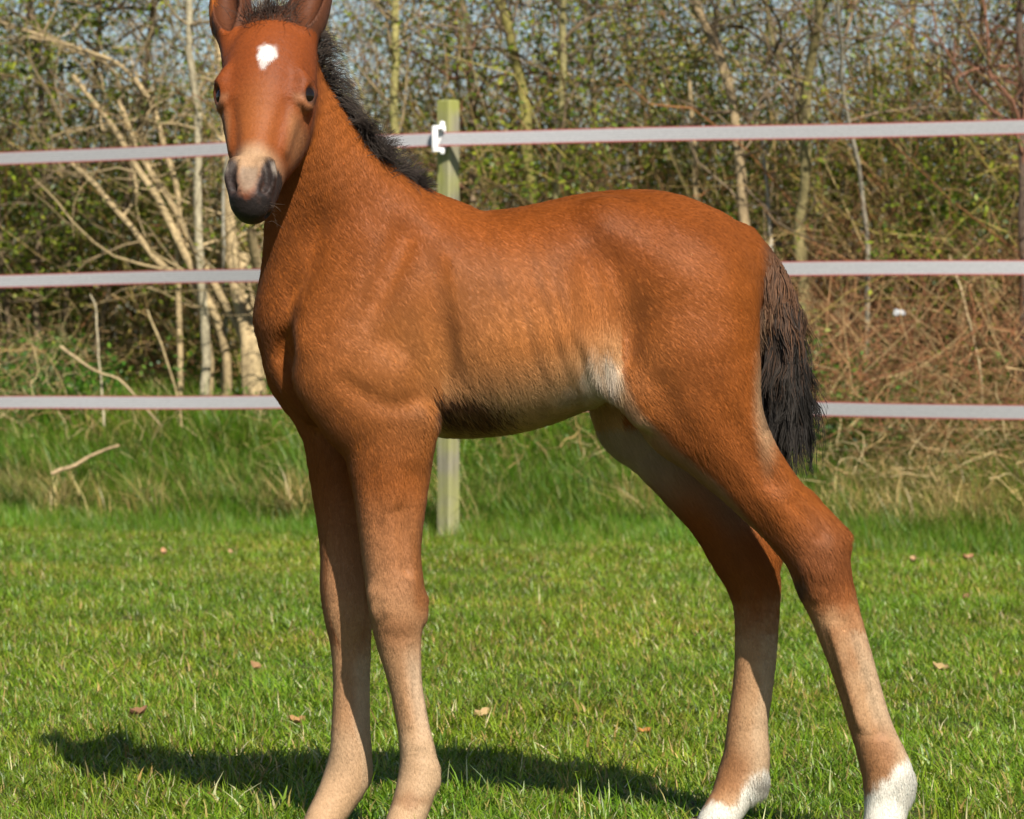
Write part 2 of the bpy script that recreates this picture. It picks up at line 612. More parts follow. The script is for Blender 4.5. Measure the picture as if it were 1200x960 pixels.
# bone and tendon relief of the near legs
pxchain([(442, 694, 9, 4.998, .8), (444, 716, 8, 4.998, .8)], .012, 2)
pxchain([(468, 700, 10, 4.992, .6), (470, 722, 9, 4.994, .6)], .012, 2)
pxchain([(468, 600, 4, 4.983, .7), (474, 635, 5, 4.9885, .7), (478, 668, 4, 4.991, .7)], .014, 3, 'sub')
pxchain([(486, 762, 4, 4.997, .8), (490, 810, 4.2, 4.9985, .8), (497, 858, 4, 5.000, .8)], .010, 3, 'sub')
pxchain([(470, 762, 3, 5.000, .8), (476, 810, 3, 5.001, .8), (482, 850, 3, 5.003, .8)], .010, 3)
pxchain([(934, 588, 7, 5.030, .7), (962, 618, 6, 5.034, .7)], .016, 3, 'sub')
pxchain([(950, 660, 12, 5.036, .5), (958, 690, 9, 5.038, .5)], .014, 3)
pxchain([(993, 730, 4, 5.036, .8), (1014, 800, 4, 5.040, .8), (1030, 856, 4, 5.040, .8)], .010, 3, 'sub')
pxchain([(975, 735, 3, 5.037, .8), (993, 800, 3, 5.040, .8), (1008, 850, 3, 5.041, .8)], .010, 3)
pxchain([(740, 455, 24, 5.035, .6), (752, 480, 18, 5.035, .6)], .03, 2)
pxchain([(838, 455, 9, 4.990, .6), (868, 515, 8, 5.012, .6), (900, 560, 6, 5.026, .6)], .03, 3, 'sub')
# elbow, knees, flank fold, point of hip, sternum
pxchain([(488, 495, 24, 5.0, .6), (478, 528, 22, 5.0, .6)], .02, 2)
pxchain([(490, 704, 11, nf, 1.2), (492, 722, 9, nf, 1.2)], .012, 2)
pxchain([(700, 375, 22, 5.055, .7), (716, 420, 20, 5.05, .6), (722, 450, 14, 5.05, .6)], .022, 3)
pxchain([(705, 452, 10, 5.09, 2.5), (690, 462, 10, 5.11, 2.5)], .02, 2)
pxchain([(706, 262, 24, 5.085, .7)], .04, 1)
# hollows: flank, groove before the shoulder, groove behind it, throat, gaskin
pxchain([(714, 310, 24, 5.015, .6), (726, 372, 18, 5.01, .6)], .05, 3, 'sub')
pxchain([(336, 412, 5, 5.037, 1.2), (343, 432, 8, 5.047, 1.2), (362, 470, 9, 5.055, 1.2), (384, 496, 9, 5.07, 1.2)], .05, 4, 'sub')
pxchain([(498, 290, 12, 4.985, .6), (508, 350, 13, 4.972, .6), (516, 440, 12, 4.985, .6)], .04, 3, 'sub')
pxchain([(478, 268, 11, 5.005, .6), (452, 330, 14, 4.972, .6), (428, 385, 10, 4.95, .6)], .04, 3, 'sub')
# dock of the tail
pxchain([(868, 288, 24, 5.16, 1.0), (896, 320, 21, 5.16, 1.0), (912, 370, 17, 5.16, 1.0), (920, 430, 11, 5.16, 1.0)], .016, 4)

# ---- head frame: u to the animal's left (photo right), v down the face, w out of the face
HY = R(7)
HT = R(31)
hp = at(313.5, 20, 4.965)
Fw = np.array([-math.sin(HY), -math.cos(HY), 0])
Zu = np.array([0, 0, 1.0])
Hv = -math.cos(HT) * Zu + math.sin(HT) * Fw
Hw = math.cos(HT) * Fw + math.sin(HT) * Zu
Hu = np.array([math.cos(HY), -math.sin(HY), 0])


def hpt(u, v, w_):
    return hp + u * Hu + v * Hv + w_ * Hw


HSL, X, Y, Z = sub((-.50, 4.72, .88), (-.24, 5.16, 1.42))
hu = (X - hp[0]) * Hu[0] + (Y - hp[1]) * Hu[1] + (Z - hp[2]) * Hu[2]
hv = (X - hp[0]) * Hv[0] + (Y - hp[1]) * Hv[1] + (Z - hp[2]) * Hv[2]
hw = (X - hp[0]) * Hw[0] + (Y - hp[1]) * Hw[1] + (Z - hp[2]) * Hw[2]


def hchain(nodes, n=3):
    """nodes (v,w,u,r,q)"""
    nodes = np.array(nodes, float)
    if len(nodes) == 1:
        nodes = np.vstack([nodes, nodes + np.array([1e-5, 0, 0, 0, 0])])
    elif n > 1:
        nodes = smooth_path(nodes, (len(nodes) - 1) * n + 1)
    return chain_d(hv, hw, hu, nodes)


def skull():
    prof = [  # v, face w, half depth, half width
        (-.016, -.024, .044, .046), (.012, -.006, .054, .060), (.05, .006, .061, .0670), (.085, .010, .068, .0675), (.118, .006, .068, .0650), (.155, -.002, .062, .0535),
        (.195, -.006, .054, .0430), (.235, -.006, .046, .0360), (.268, -.003, .040, .0340), (.290, -.009, .032, .0310)]
    return hchain([(v, fw - hd, 0, hd, hw_ / hd) for v, fw, hd, hw_ in prof], 3)


D = skull()
k_ = .012
# jaw and cheeks
for s_ in (-1, 1):
    D = smin(D, hchain([(.085, -.098, .036 * s_, .040, .6), (.14, -.092, .034 * s_, .040, .55), (.18, -.080, .028 * s_, .030, .55)]), .025)
    D = smin(D, hchain([(.088, -.018, .056 * s_, .012, .9), (.100, -.018, .060 * s_, .010, .9)]), .018)          # brow
    D = smax(D, -hchain([(.150, -.006, .052 * s_, .006, 1.0), (.185, -.012, .044 * s_, .006, 1.0), (.225, -.014, .0385 * s_, .005, 1.0)]), .022)
    D = smax(D, -hchain([(.078, -.016, .070 * s_, .006, 1.0), (.098, -.034, .072 * s_, .005, 1.0)]), .02)
    D = smin(D, hchain([(.15, -.034, .044 * s_, .010, .8), (.20, -.040, .036 * s_, .008, .8)]), .016)            # facial crest
    D = smin(D, hchain([(.117, -.031, .0538 * s_ + .0035, .0195, 1.0)]), .020)                                            # lids
    D = smin(D, hchain([(.248, -.012, .021 * s_, .013, 1.0), (.268, -.015, .0235 * s_, .0140, 1.0), (.288, -.026, .019 * s_, .010, 1.0)]), .010)  # nostril wings
D = smin(D, hchain([(.294, -.020, 0, .015, 1.3), (.303, -.032, 0, .012, 1.45)]), .012)          # upper lip
D = smin(D, hchain([(.260, -.068, 0, .016, 1.05), (.284, -.058, 0, .0120, 1.1)]), .014)        # chin, lower lip
D = smin(D, hchain([(.20, -.088, 0, .024, 1.0), (.27, -.074, 0, .019, 1.0)]), .02)             # jaw bars
D = smax(D, -hchain([(.307, -.046, .03, .0035, 1.0), (.307, -.046, -.03, .0035, 1.0)], 1), .006)   # mouth line
for s_ in (-1, 1):
    D = smax(D, -hchain([(.248, .000, .0190 * s_, .0045, 1.0), (.263, .001, .0245 * s_, .0080, .8), (.280, -.006, .0255 * s_, .0085, .8), (.288, -.013, .0200 * s_, .0055, .8)]), .005)
    # ears
    E = hchain([(.035, -.052, .042 * s_ * .94 - .010, .024, .9), (.0, -.050, .050 * s_ * .94 - .010, .028, .88), (-.035, -.050, .058 * s_ * .94 - .010, .036, .85), (-.085, -.054, .066 * s_ * .94 - .010, .032, .80), (-.125, -.060, .060 * s_ * .94 - .010, .016, .75), (-.155, -.066, .055 * s_ * .94 - .010, .004, .7)], 4)
    Ei = hchain([(-.002, -.024, .055 * s_ * .94 - .010, .010, .7), (-.04, -.022, .063 * s_ * .94 - .010, .026, .72), (-.085, -.030, .069 * s_ * .94 - .010, .024, .70), (-.125, -.044, .062 * s_ * .94 - .010, .010, .65), (-.15, -.058, .056 * s_ * .94 - .010, .002, .6)], 4)
    E = smax(E, -Ei, .006)
    D = smin(D, E, .012)
for s_ in (-1, 1):
    D = smin(D, hchain([(.101, -.016, .0553 * s_ + .0035, .0028, 1.0), (.1005, -.025, .0638 * s_ + .0035, .003, 1.0), (.107, -.038, .0678 * s_ + .0035, .0026, 1.0)]), .011)
    D = smin(D, hchain([(.135, -.019, .0568 * s_ + .0035, .0014, 1.0), (.137, -.028, .0608 * s_ + .0035, .0015, 1.0), (.131, -.040, .0648 * s_ + .0035, .0014, 1.0)]), .011)
    D = smax(D, -hchain([(.145, -.018, .0570 * s_, .001, 1.0), (.148, -.032, .0610 * s_, .001, 1.0)]), .010)
    D = smax(D, -hchain([(.244, -.020, .040 * s_, .003, 1.0), (.262, -.028, .042 * s_, .003, 1.0), (.285, -.036, .036 * s_, .003, 1.0)]), .010)
    D = smin(D, hchain([(.300, -.040, .014 * s_, .004, 1.0), (.298, -.045, .024 * s_, .003, 1.0)]), .006)
# neck-throat join stays soft, eyes are opened afterwards
Hd = Fd[HSL]
Hd = smin(Hd, D, .022)
EYES = []
for s_ in (-1, 1):
    c = (.117, -.031, .0540 * s_ + .0035)
    od = np.array([.08, .62, .78 * s_])                       # v,w,u outward
    tg_ = np.array([.80, -.45, .36 * s_ * 0 - .30 * s_])                    # along the lid opening, down and inward
    e = [tuple(np.array(c) + od * .0195 - tg_ * .0085) + (.0066, 1.0),
         tuple(np.array(c) + od * .0215) + (.0094, 1.0),
         tuple(np.array(c) + od * .0195 + tg_ * .0095) + (.0054, 1.0)]
    Hd = smax(Hd, -hchain(e, 3), .003)
    EYES.append(hpt(c[2], c[0], c[1]))
Fd[HSL] = Hd
# ribs: very shallow relief on the barrel
pxchain([(395, 262, 12, 4.985, .6), (378, 320, 12, 4.975, .6), (360, 365, 10, 4.975, .6)], .05, 3, 'sub')
pxchain([(408, 452, 10, 4.950, .7), (440, 470, 12, 4.950, .7), (476, 468, 12, 4.956, .7), (505, 440, 9, 4.965, .7)], .03, 3, 'sub')
sl, X, Y, Z = sub((-.10, 4.9, .45), (.16, 5.2, .92))
xr = X + .25 * (Z - .7)
Fd[sl] += (.0000 * np.sin(xr * 2 * np.pi / .043) * sstep(-.08, -.02, X) * (1 - sstep(.08, .15, X)) * sstep(.66, .72, Z) * (1 - sstep(.78, .88, Z))).astype(np.float32) * np.ones_like(Y)


def crease(path, depth, wpx, Yref=5.03, Yfar=5.11, taper=True):
    """press a groove (depth > 0) or raise a ridge (depth < 0) along a line on the near side of the animal"""
    path = smooth_path(np.array(path, float), max(2, 6 * (len(path) - 1) + 1)) if len(path) > 1 else np.array([path[0], path[0]], float)
    W = at(path[:, 0], path[:, 1], Yref)
    wm = wpx * Yref / FPX
    lo = (W[:, 0].min() - 2.5 * wm, 4.86, W[:, 2].min() - 2.5 * wm)
    hi = (W[:, 0].max() + 2.5 * wm, Yfar, W[:, 2].max() + 2.5 * wm)
    sl, X, Y, Z = sub(lo, hi)
    k = Yref / Y
    Xp, Zp = X * k, CAMZ + (Z - CAMZ) * k                 # along the line of sight of a side view, nearly orthographic
    best, tt_ = None, None
    n = len(W) - 1
    for i in range(n):
        ax, az, dx, dz = W[i, 0], W[i, 2], W[i + 1, 0] - W[i, 0], W[i + 1, 2] - W[i, 2]
        t_ = np.clip(((Xp - ax) * dx + (Zp - az) * dz) / (dx * dx + dz * dz + 1e-12), 0, 1)
        d2 = (Xp - ax - dx * t_) ** 2 + (Zp - az - dz * t_) ** 2
        if best is None:
            best, tt_ = d2, (i + t_) / n
        else:
            tt_ = np.where(d2 < best, (i + t_) / n, tt_)
            best = np.minimum(best, d2)
    amp = depth * np.exp(-best / (wm * wm))
    if taper and n > 1:
        amp = amp * (sstep(-.02, .25, tt_) * (1 - sstep(.75, 1.02, tt_)))
    Fd[sl] += (amp * (1 - sstep(Yfar - .03, Yfar, Y))).astype(np.float32)


crease([(697, 275), (722, 325), (737, 380), (742, 440)], .007, 15)
crease([(688, 290), (708, 350), (718, 400), (718, 448)], -.005, 8)
crease([(668, 385), (682, 420), (688, 455)], .0025, 5)
crease([(676, 380), (692, 420), (700, 455)], -.0025, 5)
crease([(652, 400), (664, 435), (668, 462)], .002, 5)
crease([(482, 258), (458, 318), (420, 390)], .006, 16)
crease([(505, 275), (513, 350), (519, 425), (514, 490)], .0045, 14)
crease([(385, 432), (425, 462), (470, 474), (505, 455)], .006, 11)
crease([(352, 315), (340, 360), (335, 400), (346, 440)], .007, 11)
crease([(500, 240), (474, 315), (440, 380), (400, 430)], -.004, 12)
crease([(415, 395), (455, 430), (490, 440)], -.0035, 16)
crease([(704, 262)], -.006, 17, taper=False)
crease([(738, 262), (800, 290), (856, 330)], .004, 18)
crease([(862, 300), (876, 370), (872, 440)], .003, 10)
crease([(748, 468)], -.006, 18, taper=False)
crease([(770, 430), (792, 485), (822, 525)], .004, 12)
crease([(846, 470), (886, 535), (930, 592)], .005, 9)
crease([(840, 530), (880, 585), (915, 640)], .003, 8)
crease([(436, 530), (442, 590), (448, 640)], .0025, 6)
crease([(480, 535), (477, 590), (474, 650)], .003, 7)
crease([(378, 225), (368, 295), (350, 360)], .005, 12)
crease([(400, 150), (422, 220), (444, 285)], .0035, 13)
crease([(452, 690), (453, 725)], -.0025, 6)
crease([(482, 766), (488, 812), (495, 860)], .003, 3.6)
crease([(995, 738), (1013, 800), (1030, 858)], .0016, 4.5)
crease([(446, 742), (470, 748), (490, 740)], .001, 6)
crease([(440, 668), (466, 664), (488, 672)], .0009, 7)
crease([(940, 660), (960, 672), (985, 668)], -.003, 9)
crease([(930, 615), (955, 632), (975, 628)], .003, 7)
crease([(478, 890), (492, 884), (508, 892)], .0022, 5)
crease([(1018, 868), (1036, 862), (1056, 872)], .0022, 5)
for i_ in range(9):
    x_ = 532 + 17 * i_
    crease([(x_ - 6, 285 + 5 * i_), (x_ + 1, 345 + 3 * i_), (x_ + 12, 430 - 2 * i_)], -.0032, 5.2)


def surface_nets(F, xs, ys, zs):
    ins = F < 0
    nx, ny, nz = F.shape
    c = np.zeros((nx - 1, ny - 1, nz - 1), np.int8)
    for dx in (0, 1):
        for dy in (0, 1):
            for dz in (0, 1):
                c += ins[dx:nx - 1 + dx, dy:ny - 1 + dy, dz:nz - 1 + dz]
    act = (c > 0) & (c < 8)
    I, J, K = np.nonzero(act)
    vid = np.full(act.shape, -1, np.int32)
    vid[I, J, K] = np.arange(len(I))
    acc = np.zeros((len(I), 3))
    cnt = np.zeros(len(I))
    corners = [(dx, dy, dz) for dx in (0, 1) for dy in (0, 1) for dz in (0, 1)]
    for a in corners:
        for ax in range(3):
            if a[ax]:
                continue
            b_ = list(a)
            b_[ax] = 1
            fa = F[I + a[0], J + a[1], K + a[2]]
            fb = F[I + b_[0], J + b_[1], K + b_[2]]
            m = (fa < 0) != (fb < 0)
            tt = np.where(m, fa / np.where(m, fa - fb, 1), 0)
            pa = np.stack([xs[I + a[0]], ys[J + a[1]], zs[K + a[2]]], -1)
            pb = np.stack([xs[I + b_[0]], ys[J + b_[1]], zs[K + b_[2]]], -1)
            acc += (pa + (pb - pa) * tt[:, None]) * m[:, None]
            cnt += m
    V = acc / cnt[:, None]
    Q = []
    for ax in range(3):
        s0 = [slice(None)] * 3
        s1 = [slice(None)] * 3
        s0[ax] = slice(0, -1)
        s1[ax] = slice(1, None)
        A, B = ins[tuple(s0)], ins[tuple(s1)]
        ch = A != B
        o1, o2 = [(1, 2), (2, 0), (0, 1)][ax]
        for o in (o1, o2):
            s = [slice(None)] * 3
            s[o] = 0
            ch[tuple(s)] = False
            s[o] = -1
            ch[tuple(s)] = False
        P = np.array(np.nonzero(ch)).T
        fl = A[P[:, 0], P[:, 1], P[:, 2]]
        e1 = np.zeros(3, int); e1[o1] = 1
        e2 = np.zeros(3, int); e2[o2] = 1
        q = [vid[tuple((P - e1 - e2).T)], vid[tuple((P - e2).T)], vid[tuple(P.T)], vid[tuple((P - e1).T)]]
        q = np.stack(q, -1)
        q[~fl] = q[~fl][:, ::-1]
        Q.append(q)
    return V, np.concatenate(Q)


BV, BF = surface_nets(Fd, xs, ys, zs)
# relax the net a little
for _ in range(2):
    acc = np.zeros_like(BV)
    cnt = np.zeros(len(BV))
    for i_ in range(4):
        a_, b_ = BF[:, i_], BF[:, (i_ + 1) % 4]
        for k3 in range(3):
            acc[:, k3] += np.bincount(a_, BV[b_, k3], len(BV)) + np.bincount(b_, BV[a_, k3], len(BV))
        cnt += np.bincount(a_, minlength=len(BV)) + np.bincount(b_, minlength=len(BV))
    BV = BV + .4 * (acc / np.maximum(cnt, 1)[:, None] - BV)


def vert_normals(V, F):
    n = np.cross(V[F[:, 2]] - V[F[:, 0]], V[F[:, 3]] - V[F[:, 1]])
    N = np.zeros_like(V)
    for i in range(4):
        for k3 in range(3):
            N[:, k3] += np.bincount(F[:, i], n[:, k3], len(V))
    return N / (np.linalg.norm(N, axis=1, keepdims=True) + 1e-12)


BN = vert_normals(BV, BF)


def mixc(a, b, t):
    t = np.asarray(t)[..., None]
    return a * (1 - t) + np.asarray(b) * t


def blob(px, py, cx, cy, rx, ry, soft=.35):
    r = np.sqrt(((px - cx) / rx) ** 2 + ((py - cy) / ry) ** 2)
    return 1 - sstep(1 - soft, 1 + soft, r)


def seg_t(px, py, x0, y0, x1, y1):
    dx, dy = x1 - x0, y1 - y0
    return ((px - x0) * dx + (py - y0) * dy) / (dx * dx + dy * dy)


def coat(P, Nn):
    px, py = to_px(P)
    q = P - hp
    u, v, w_ = q @ Hu, q @ Hv, q @ Hw
    n1 = vnoise(P, 60, 3)
    n2 = vnoise(P, 14, 4)
    n3 = vnoise(P * np.array([1, 1, .35]), 160, 5)
    down = np.clip(-Nn[:, 2], 0, 1)
    c = np.tile(np.array([.325, .088, .0110]), (len(P), 1))
    # redder on the neck, paler barrel, belly and flank
    bar = blob(px, py, 610, 440, 150, 110, .6) * .55 + blob(px, py, 460, 440, 130, 110, .7) * .25
    c = mixc(c, (.46, .180, .050), bar * (1 + .3 * n2))
    c = mixc(c, (.235, .054, .007), blob(px, py, 760, 250, 170, 60, .7) * .5 + blob(px, py, 500, 250, 120, 50, .8) * .3)
    body = (px > 300) & (py > 250)
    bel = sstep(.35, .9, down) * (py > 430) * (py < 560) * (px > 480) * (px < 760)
    c = mixc(c, (.74, .52, .30), bel * .9)  # pale belly hair, lightened further on downward faces for light bounced off grass
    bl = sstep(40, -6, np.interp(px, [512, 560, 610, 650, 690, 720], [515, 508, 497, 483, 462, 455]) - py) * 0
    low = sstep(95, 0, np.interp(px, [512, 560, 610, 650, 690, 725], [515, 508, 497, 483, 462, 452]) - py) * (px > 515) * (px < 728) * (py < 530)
    c = mixc(c, (.66, .40, .19), low * .85)  # lower barrel hair pale, painted lighter still to offset its underside shading
    # white flank fold
    c = mixc(c, (.74, .60, .46), np.clip(np.maximum(blob(px + 3 * n3, py + 9 * n1, 692, 452, 11, 22, .6), blob(px + 3 * n3, py + 9 * n1, 715, 442, 9, 22, .6)) + blob(px, py + 9 * n1, 703, 440, 20, 24, .7) * .35, 0, 1) * .9)
    c = mixc(c, (.62, .48, .36), blob(px, py + 6 * n1, 672, 464, 26, 12, .6) * .6)
    # dark wet patch behind the elbow
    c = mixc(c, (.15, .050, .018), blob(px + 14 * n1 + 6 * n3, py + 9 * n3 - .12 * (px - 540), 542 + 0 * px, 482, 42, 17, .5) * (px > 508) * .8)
    # back of the thigh pale, front edge of gaskin pale
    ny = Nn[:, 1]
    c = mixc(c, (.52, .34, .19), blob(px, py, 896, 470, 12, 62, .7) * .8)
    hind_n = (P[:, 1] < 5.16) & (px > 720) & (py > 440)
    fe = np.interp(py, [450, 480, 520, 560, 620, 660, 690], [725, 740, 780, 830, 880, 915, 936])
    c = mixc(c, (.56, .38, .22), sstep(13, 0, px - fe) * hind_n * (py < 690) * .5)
    # legs
    fore = (py > 500) & (px < 560)
    hind = (py > 500) & (px > 690)
    far = P[:, 1] > 5.125
    lg = fore * sstep(520, 800, py + 30 * n2)
    c = mixc(c, (.52, .30, .155), lg * .85)
    # back of fore cannon paler
    ctr = np.where(far, np.interp(py, [640, 700, 800, 900, 960], [404, 406, 412, 410, 384]), np.interp(py, [640, 700, 800, 900, 960], [458, 464, 475, 490, 476]))
    back = sstep(-4, 12, px - ctr)
    c = mixc(c, (.62, .45, .30), fore * back * sstep(740, 790, py) * .75)
    c = mixc(c, (.30, .110, .032), fore * sstep(600, 640, py) * (1 - sstep(700, 735, py)) * (sstep(14, 28, px - ctr) * .9 + far * sstep(0, -18, px - ctr) * .7))
    c = mixc(c, (.33, .13, .05), fore * blob(px, py, ctr - 5, 738 + 6 * n1, 24, 22, .6) * (.55 + .4 * far))
    c = mixc(c, (.58, .38, .22), fore * sstep(835, 875, py) * .75)
    c = mixc(c, (.30, .14, .06), fore * blob(px + 5 * n1, py + 6 * n1, ctr - 2, 936, 24, 9, .6) * .6)
    # hind
    ch = np.where(far, np.interp(py, [640, 720, 790, 850, 900, 960], [868, 887, 884, 876, 872, 842]), np.interp(py, [640, 720, 790, 850, 900, 960], [956, 981, 1002, 1019, 1038, 1036]))
    hl = hind * sstep(660, 790, py + 20 * n2 + 22 * n1)
    c = mixc(c, (.50, .38, .27), hind * far * sstep(625, 520, py + 20 * n2) * .85)
    c = mixc(c, (.52, .32, .17), hl * .85)
    c = mixc(c, (.62, .45, .29), hl * sstep(0, 14, px - ch + 5 * n1) * .6 * (py > 740))
    fr = sstep(-2, -20, px - ch + 3 * n1) * hind * sstep(740, 790, py)
    c = mixc(c, (.34, .145, .055), fr * .65)
    c = mixc(c, (.255, .080, .022), hind * ~far * blob(px + 4 * n1, py + 5 * n1, 962, 655, 42, 50, .6) * .85)
    c = mixc(c, (.05, .035, .03), hind * ~far * blob(px + 2 * n1, py, 934, 692, 9, 14, .7) * .7)
    pat_n = blob(px + 4 * n1, py + 5 * n1, 1030, 885, 20, 34, .5)
    pat_f = blob(px + 4 * n1, py + 5 * n1, 855, 905, 24, 27, .5)
    c = mixc(c, (.34, .150, .058), hind * (np.where(far, pat_f, pat_n)) * .8)
    sock_n = sstep(0, 14, py + 9 * n1 + 4 * n3 - np.interp(px, [1005, 1028, 1050, 1075], [920, 918, 893, 872]))
    sock_f = sstep(0, 12, py + 7 * n1 + 4 * n3 - np.interp(px, [830, 860, 880, 905], [936, 940, 905, 895]))
    c = mixc(c, (.80, .76, .66), hind * np.where(far, sock_f, sock_n) * .95)
    c = mixc(c, (.18, .15, .12), hind * far * blob(px, py, 893, 918, 12, 5, .7) * .6)
    # tail dock
    dock = (P[:, 0] > at(880, 300, 5.16)[0]) & (py < 470) & (py > 290)
    tdk = sstep(885, 903, px) * (py < 500) * (py > 275) * (px > 880)
    c = mixc(c, (.11, .055, .03), tdk * .9)
    # chest crease and inside of the far side of the breast a little darker coat
    # head
    hd = (u > -.09) & (u < .09) & (v > -.2) & (v < .35) & (w_ > -.115) & (py < 290) & (P[:, 1] < 5.06)
    face = hd * sstep(-.115, -.07, w_)
    c = mixc(c, (.235, .050, .0075), face * .85)
    c = mixc(c, (.36, .12, .028), face * blob(u, v, 0, .18, .03, .06, .8) * .5)
    buff = face * blob(u, v, 0, .242, .036, .026, .6)
    c = mixc(c, (.50, .32, .18), buff * .85)
    c = mixc(c, (.42, .22, .10), face * sstep(.035, .05, np.abs(u)) * sstep(.13, .17, v) * sstep(.26, .22, v) * .5)
    nst = vnoise(P, 130, 6)
    star = np.maximum(blob(u + .005 * n1 + .004 * nst, v + .004 * n3, .009, .069, .0145, .0160, .3), blob(u + .004 * nst, v, .004, .084, .006, .012, .5) * .8)
    c = mixc(c, (.82, .78, .74), np.clip(star, 0, 1) * face)
    nos = face * blob(np.abs(u), v, .0275, .266, .0125, .026, .35) * (w_ > -.05)
    muz = face * np.clip(sstep(.262, .280, v + .004 * n1 + .003 * n3 + .25 * np.abs(u) - .010 * (w_ < -.01)), 0, 1) * (w_ > -.2)
    mid = blob(u, v, 0, .266, .0135 + .004 * n1, .036, .4)
    muzz = np.clip(np.maximum(muz, nos) - mid * .95, 0, 1)
    c = mixc(c, (.030 , .022, .020), muzz * .97)
    c = mixc(c, (.32, .225, .150), face * mid * sstep(.25, .262, v) * (1 - sstep(.288, .306, v + .006 * n3)) * .9)
    mzn = 1 + .5 * vnoise(P, 260, 9) + .3 * vnoise(P, 600, 10)
    c = np.where((muzz > .5)[:, None], c * np.clip(mzn, .4, 2.2)[:, None], c)
    c = mixc(c, (.022, .016, .015), (hd & (v > .303 + .010 * n1 + .004 * n3 - .25 * np.abs(u))) * .95)
    chin = hd & (w_ < -.035) & (v > .24)
    c = mixc(c, (.030, .021, .018), chin * .95)
    c = mixc(c, (.55, .45, .36), face * blob(np.abs(u), v, .036, .252, .005, .012, .6) * (w_ > -.03) * .6)
    # eye rims
    for ec in EYES:
        dd = np.linalg.norm(P - ec, axis=1)
        rim = hd * sstep(.0225, .019, dd)
        rel = P - ec
        low_ = sstep(.004, .013, rel @ Hv) * sstep(.0285, .0225, dd) * hd
        c = mixc(c, (.40, .20, .10), low_ * .5)
        c = mixc(c, (.045, .022, .015), rim * .85)
        c = mixc(c, (.13, .035, .010), hd * sstep(.034, .024, dd) * sstep(-.006, -.014, rel @ Hv) * .6)
    # inside the ears dark
    ear = hd & (v < .0)
    c = mixc(c, (.10, .035, .015), ear * sstep(-.05, -.032, w_) * .0 + ear * .9)
    strk = np.clip(vnoise(P * np.array([1, .3, .09]) + np.array([1, 0, 0]) * (.30 * P[:, 2:3]), 85, 8) * 1.4, -.5, 1) * blob(px, py, 600, 390, 120, 110, .6)
    c = c * (1 + .24 * strk)[:, None]
    c = c * (1 + .10 * n2 + .05 * n1 + .03 * n3)[:, None]
    return np.clip(c, .005, .85), hd, face


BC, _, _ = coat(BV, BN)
foal = empty("foal", (float(at(640, 990, 5.12)[0]), 5.12, 0))
tag(foal, "young chestnut-bay foal with a white star and pale legs standing on the grass", "foal")
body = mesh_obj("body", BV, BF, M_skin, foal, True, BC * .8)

# ---- fur
tri = np.concatenate([BF[:, [0, 1, 2]], BF[:, [0, 2, 3]]])
fc = BV[tri].mean(1)
fn = np.cross(BV[tri[:, 1]] - BV[tri[:, 0]], BV[tri[:, 2]] - BV[tri[:, 0]])
fa = np.linalg.norm(fn, axis=1) * .5
fnn = fn / (fa[:, None] * 2 + 1e-12)
fpx, fpy = to_px(fc)
wgt = fa * np.where(fnn[:, 1] > .35, .30, 1.0) * (fpy < 1010)
qh = fc - hp
head_f = (qh @ Hw > -.15) & (fpy < 285) & (fc[:, 1] < 5.05) & (np.abs(qh @ Hu) < .085)
wgt = wgt * np.where(head_f, 2.2, 1.0)
NF = 480000
ti = np.searchsorted(np.cumsum(wgt) / wgt.sum(), rng.random(NF))
ti = np.minimum(ti, len(tri) - 1)
r1 = np.sqrt(rng.random(NF))
r2 = rng.random(NF)
bw = np.stack([1 - r1, r1 * (1 - r2), r1 * r2], -1)
HP = (BV[tri[ti]] * bw[:, :, None]).sum(1)
HN = (BN[tri[ti]] * bw[:, :, None]).sum(1)
HN /= np.linalg.norm(HN, axis=1, keepdims=True)
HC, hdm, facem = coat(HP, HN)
hpx, hpy = to_px(HP)
# lie of the hair
flow = np.zeros((NF, 3))
flow[:] = (.62, 0, -.75)
neck = sstep(300, 180, hpy) * (hpx < 480)
flow = mixc(flow, (.30, 0, -.95), neck)
rump = blob(hpx, hpy, 830, 330, 110, 110, .7)
flow = mixc(flow, (.75, 0, -.65), rump)
legs_ = sstep(470, 560, hpy)
flow = mixc(flow, (.12, 0, -1.0), legs_)
gask = sstep(480, 540, hpy) * (hpx > 690) * (1 - sstep(640, 720, hpy))
flow = mixc(flow, (.55, 0, -.85), gask)
flank = blob(hpx, hpy, 690, 390, 45, 70, .8)
flow = mixc(flow, (-.05, -.1, -1.0), flank * .9)
belly = blob(hpx, hpy, 590, 480, 90, 40, .8)
flow = mixc(flow, (.45, 0, -.9), belly)
qv = HP - hp
hsoft = hdm * sstep(-.115, -.075, qv @ Hw)
flow = mixc(flow, Hv[None, :] + .32 * np.sign(qv @ Hu)[:, None] * Hu[None, :], hsoft)
jit = np.stack([vnoise(HP, 28, s) for s in (11, 12, 13)], -1) * .16 + np.stack([vnoise(HP, 95, s) for s in (14, 15, 16)], -1) * .09
flow = flow / np.linalg.norm(flow, axis=1, keepdims=True) + jit * (1 - .5 * hsoft)[:, None] + rng.normal(0, .15, (NF, 3))
flow -= HN * (flow * HN).sum(1, keepdims=True)
flow /= np.linalg.norm(flow, axis=1, keepdims=True) + 1e-9
Lh = np.full(NF, .0105)
Lh = np.where(hpy > 560, .0085, Lh)
Lh = Lh + .008 * belly + .010 * blob(hpx, hpy, 712, 440, 26, 30, .6) + .005 * gask
Lh = np.where(hpy > 700, .0065, Lh)
fet = ((hpx - 1066) ** 2 + (hpy - 920) ** 2 < 400) | ((hpx - 894) ** 2 + (hpy - 922) ** 2 < 350)
Lh = np.where(fet, .013, Lh)
Lh = Lh + (.0045 - Lh) * hsoft
Lh *= rng.uniform(.65, 1.3, NF)
star_h = hdm & (HC[:, 2] > .4)
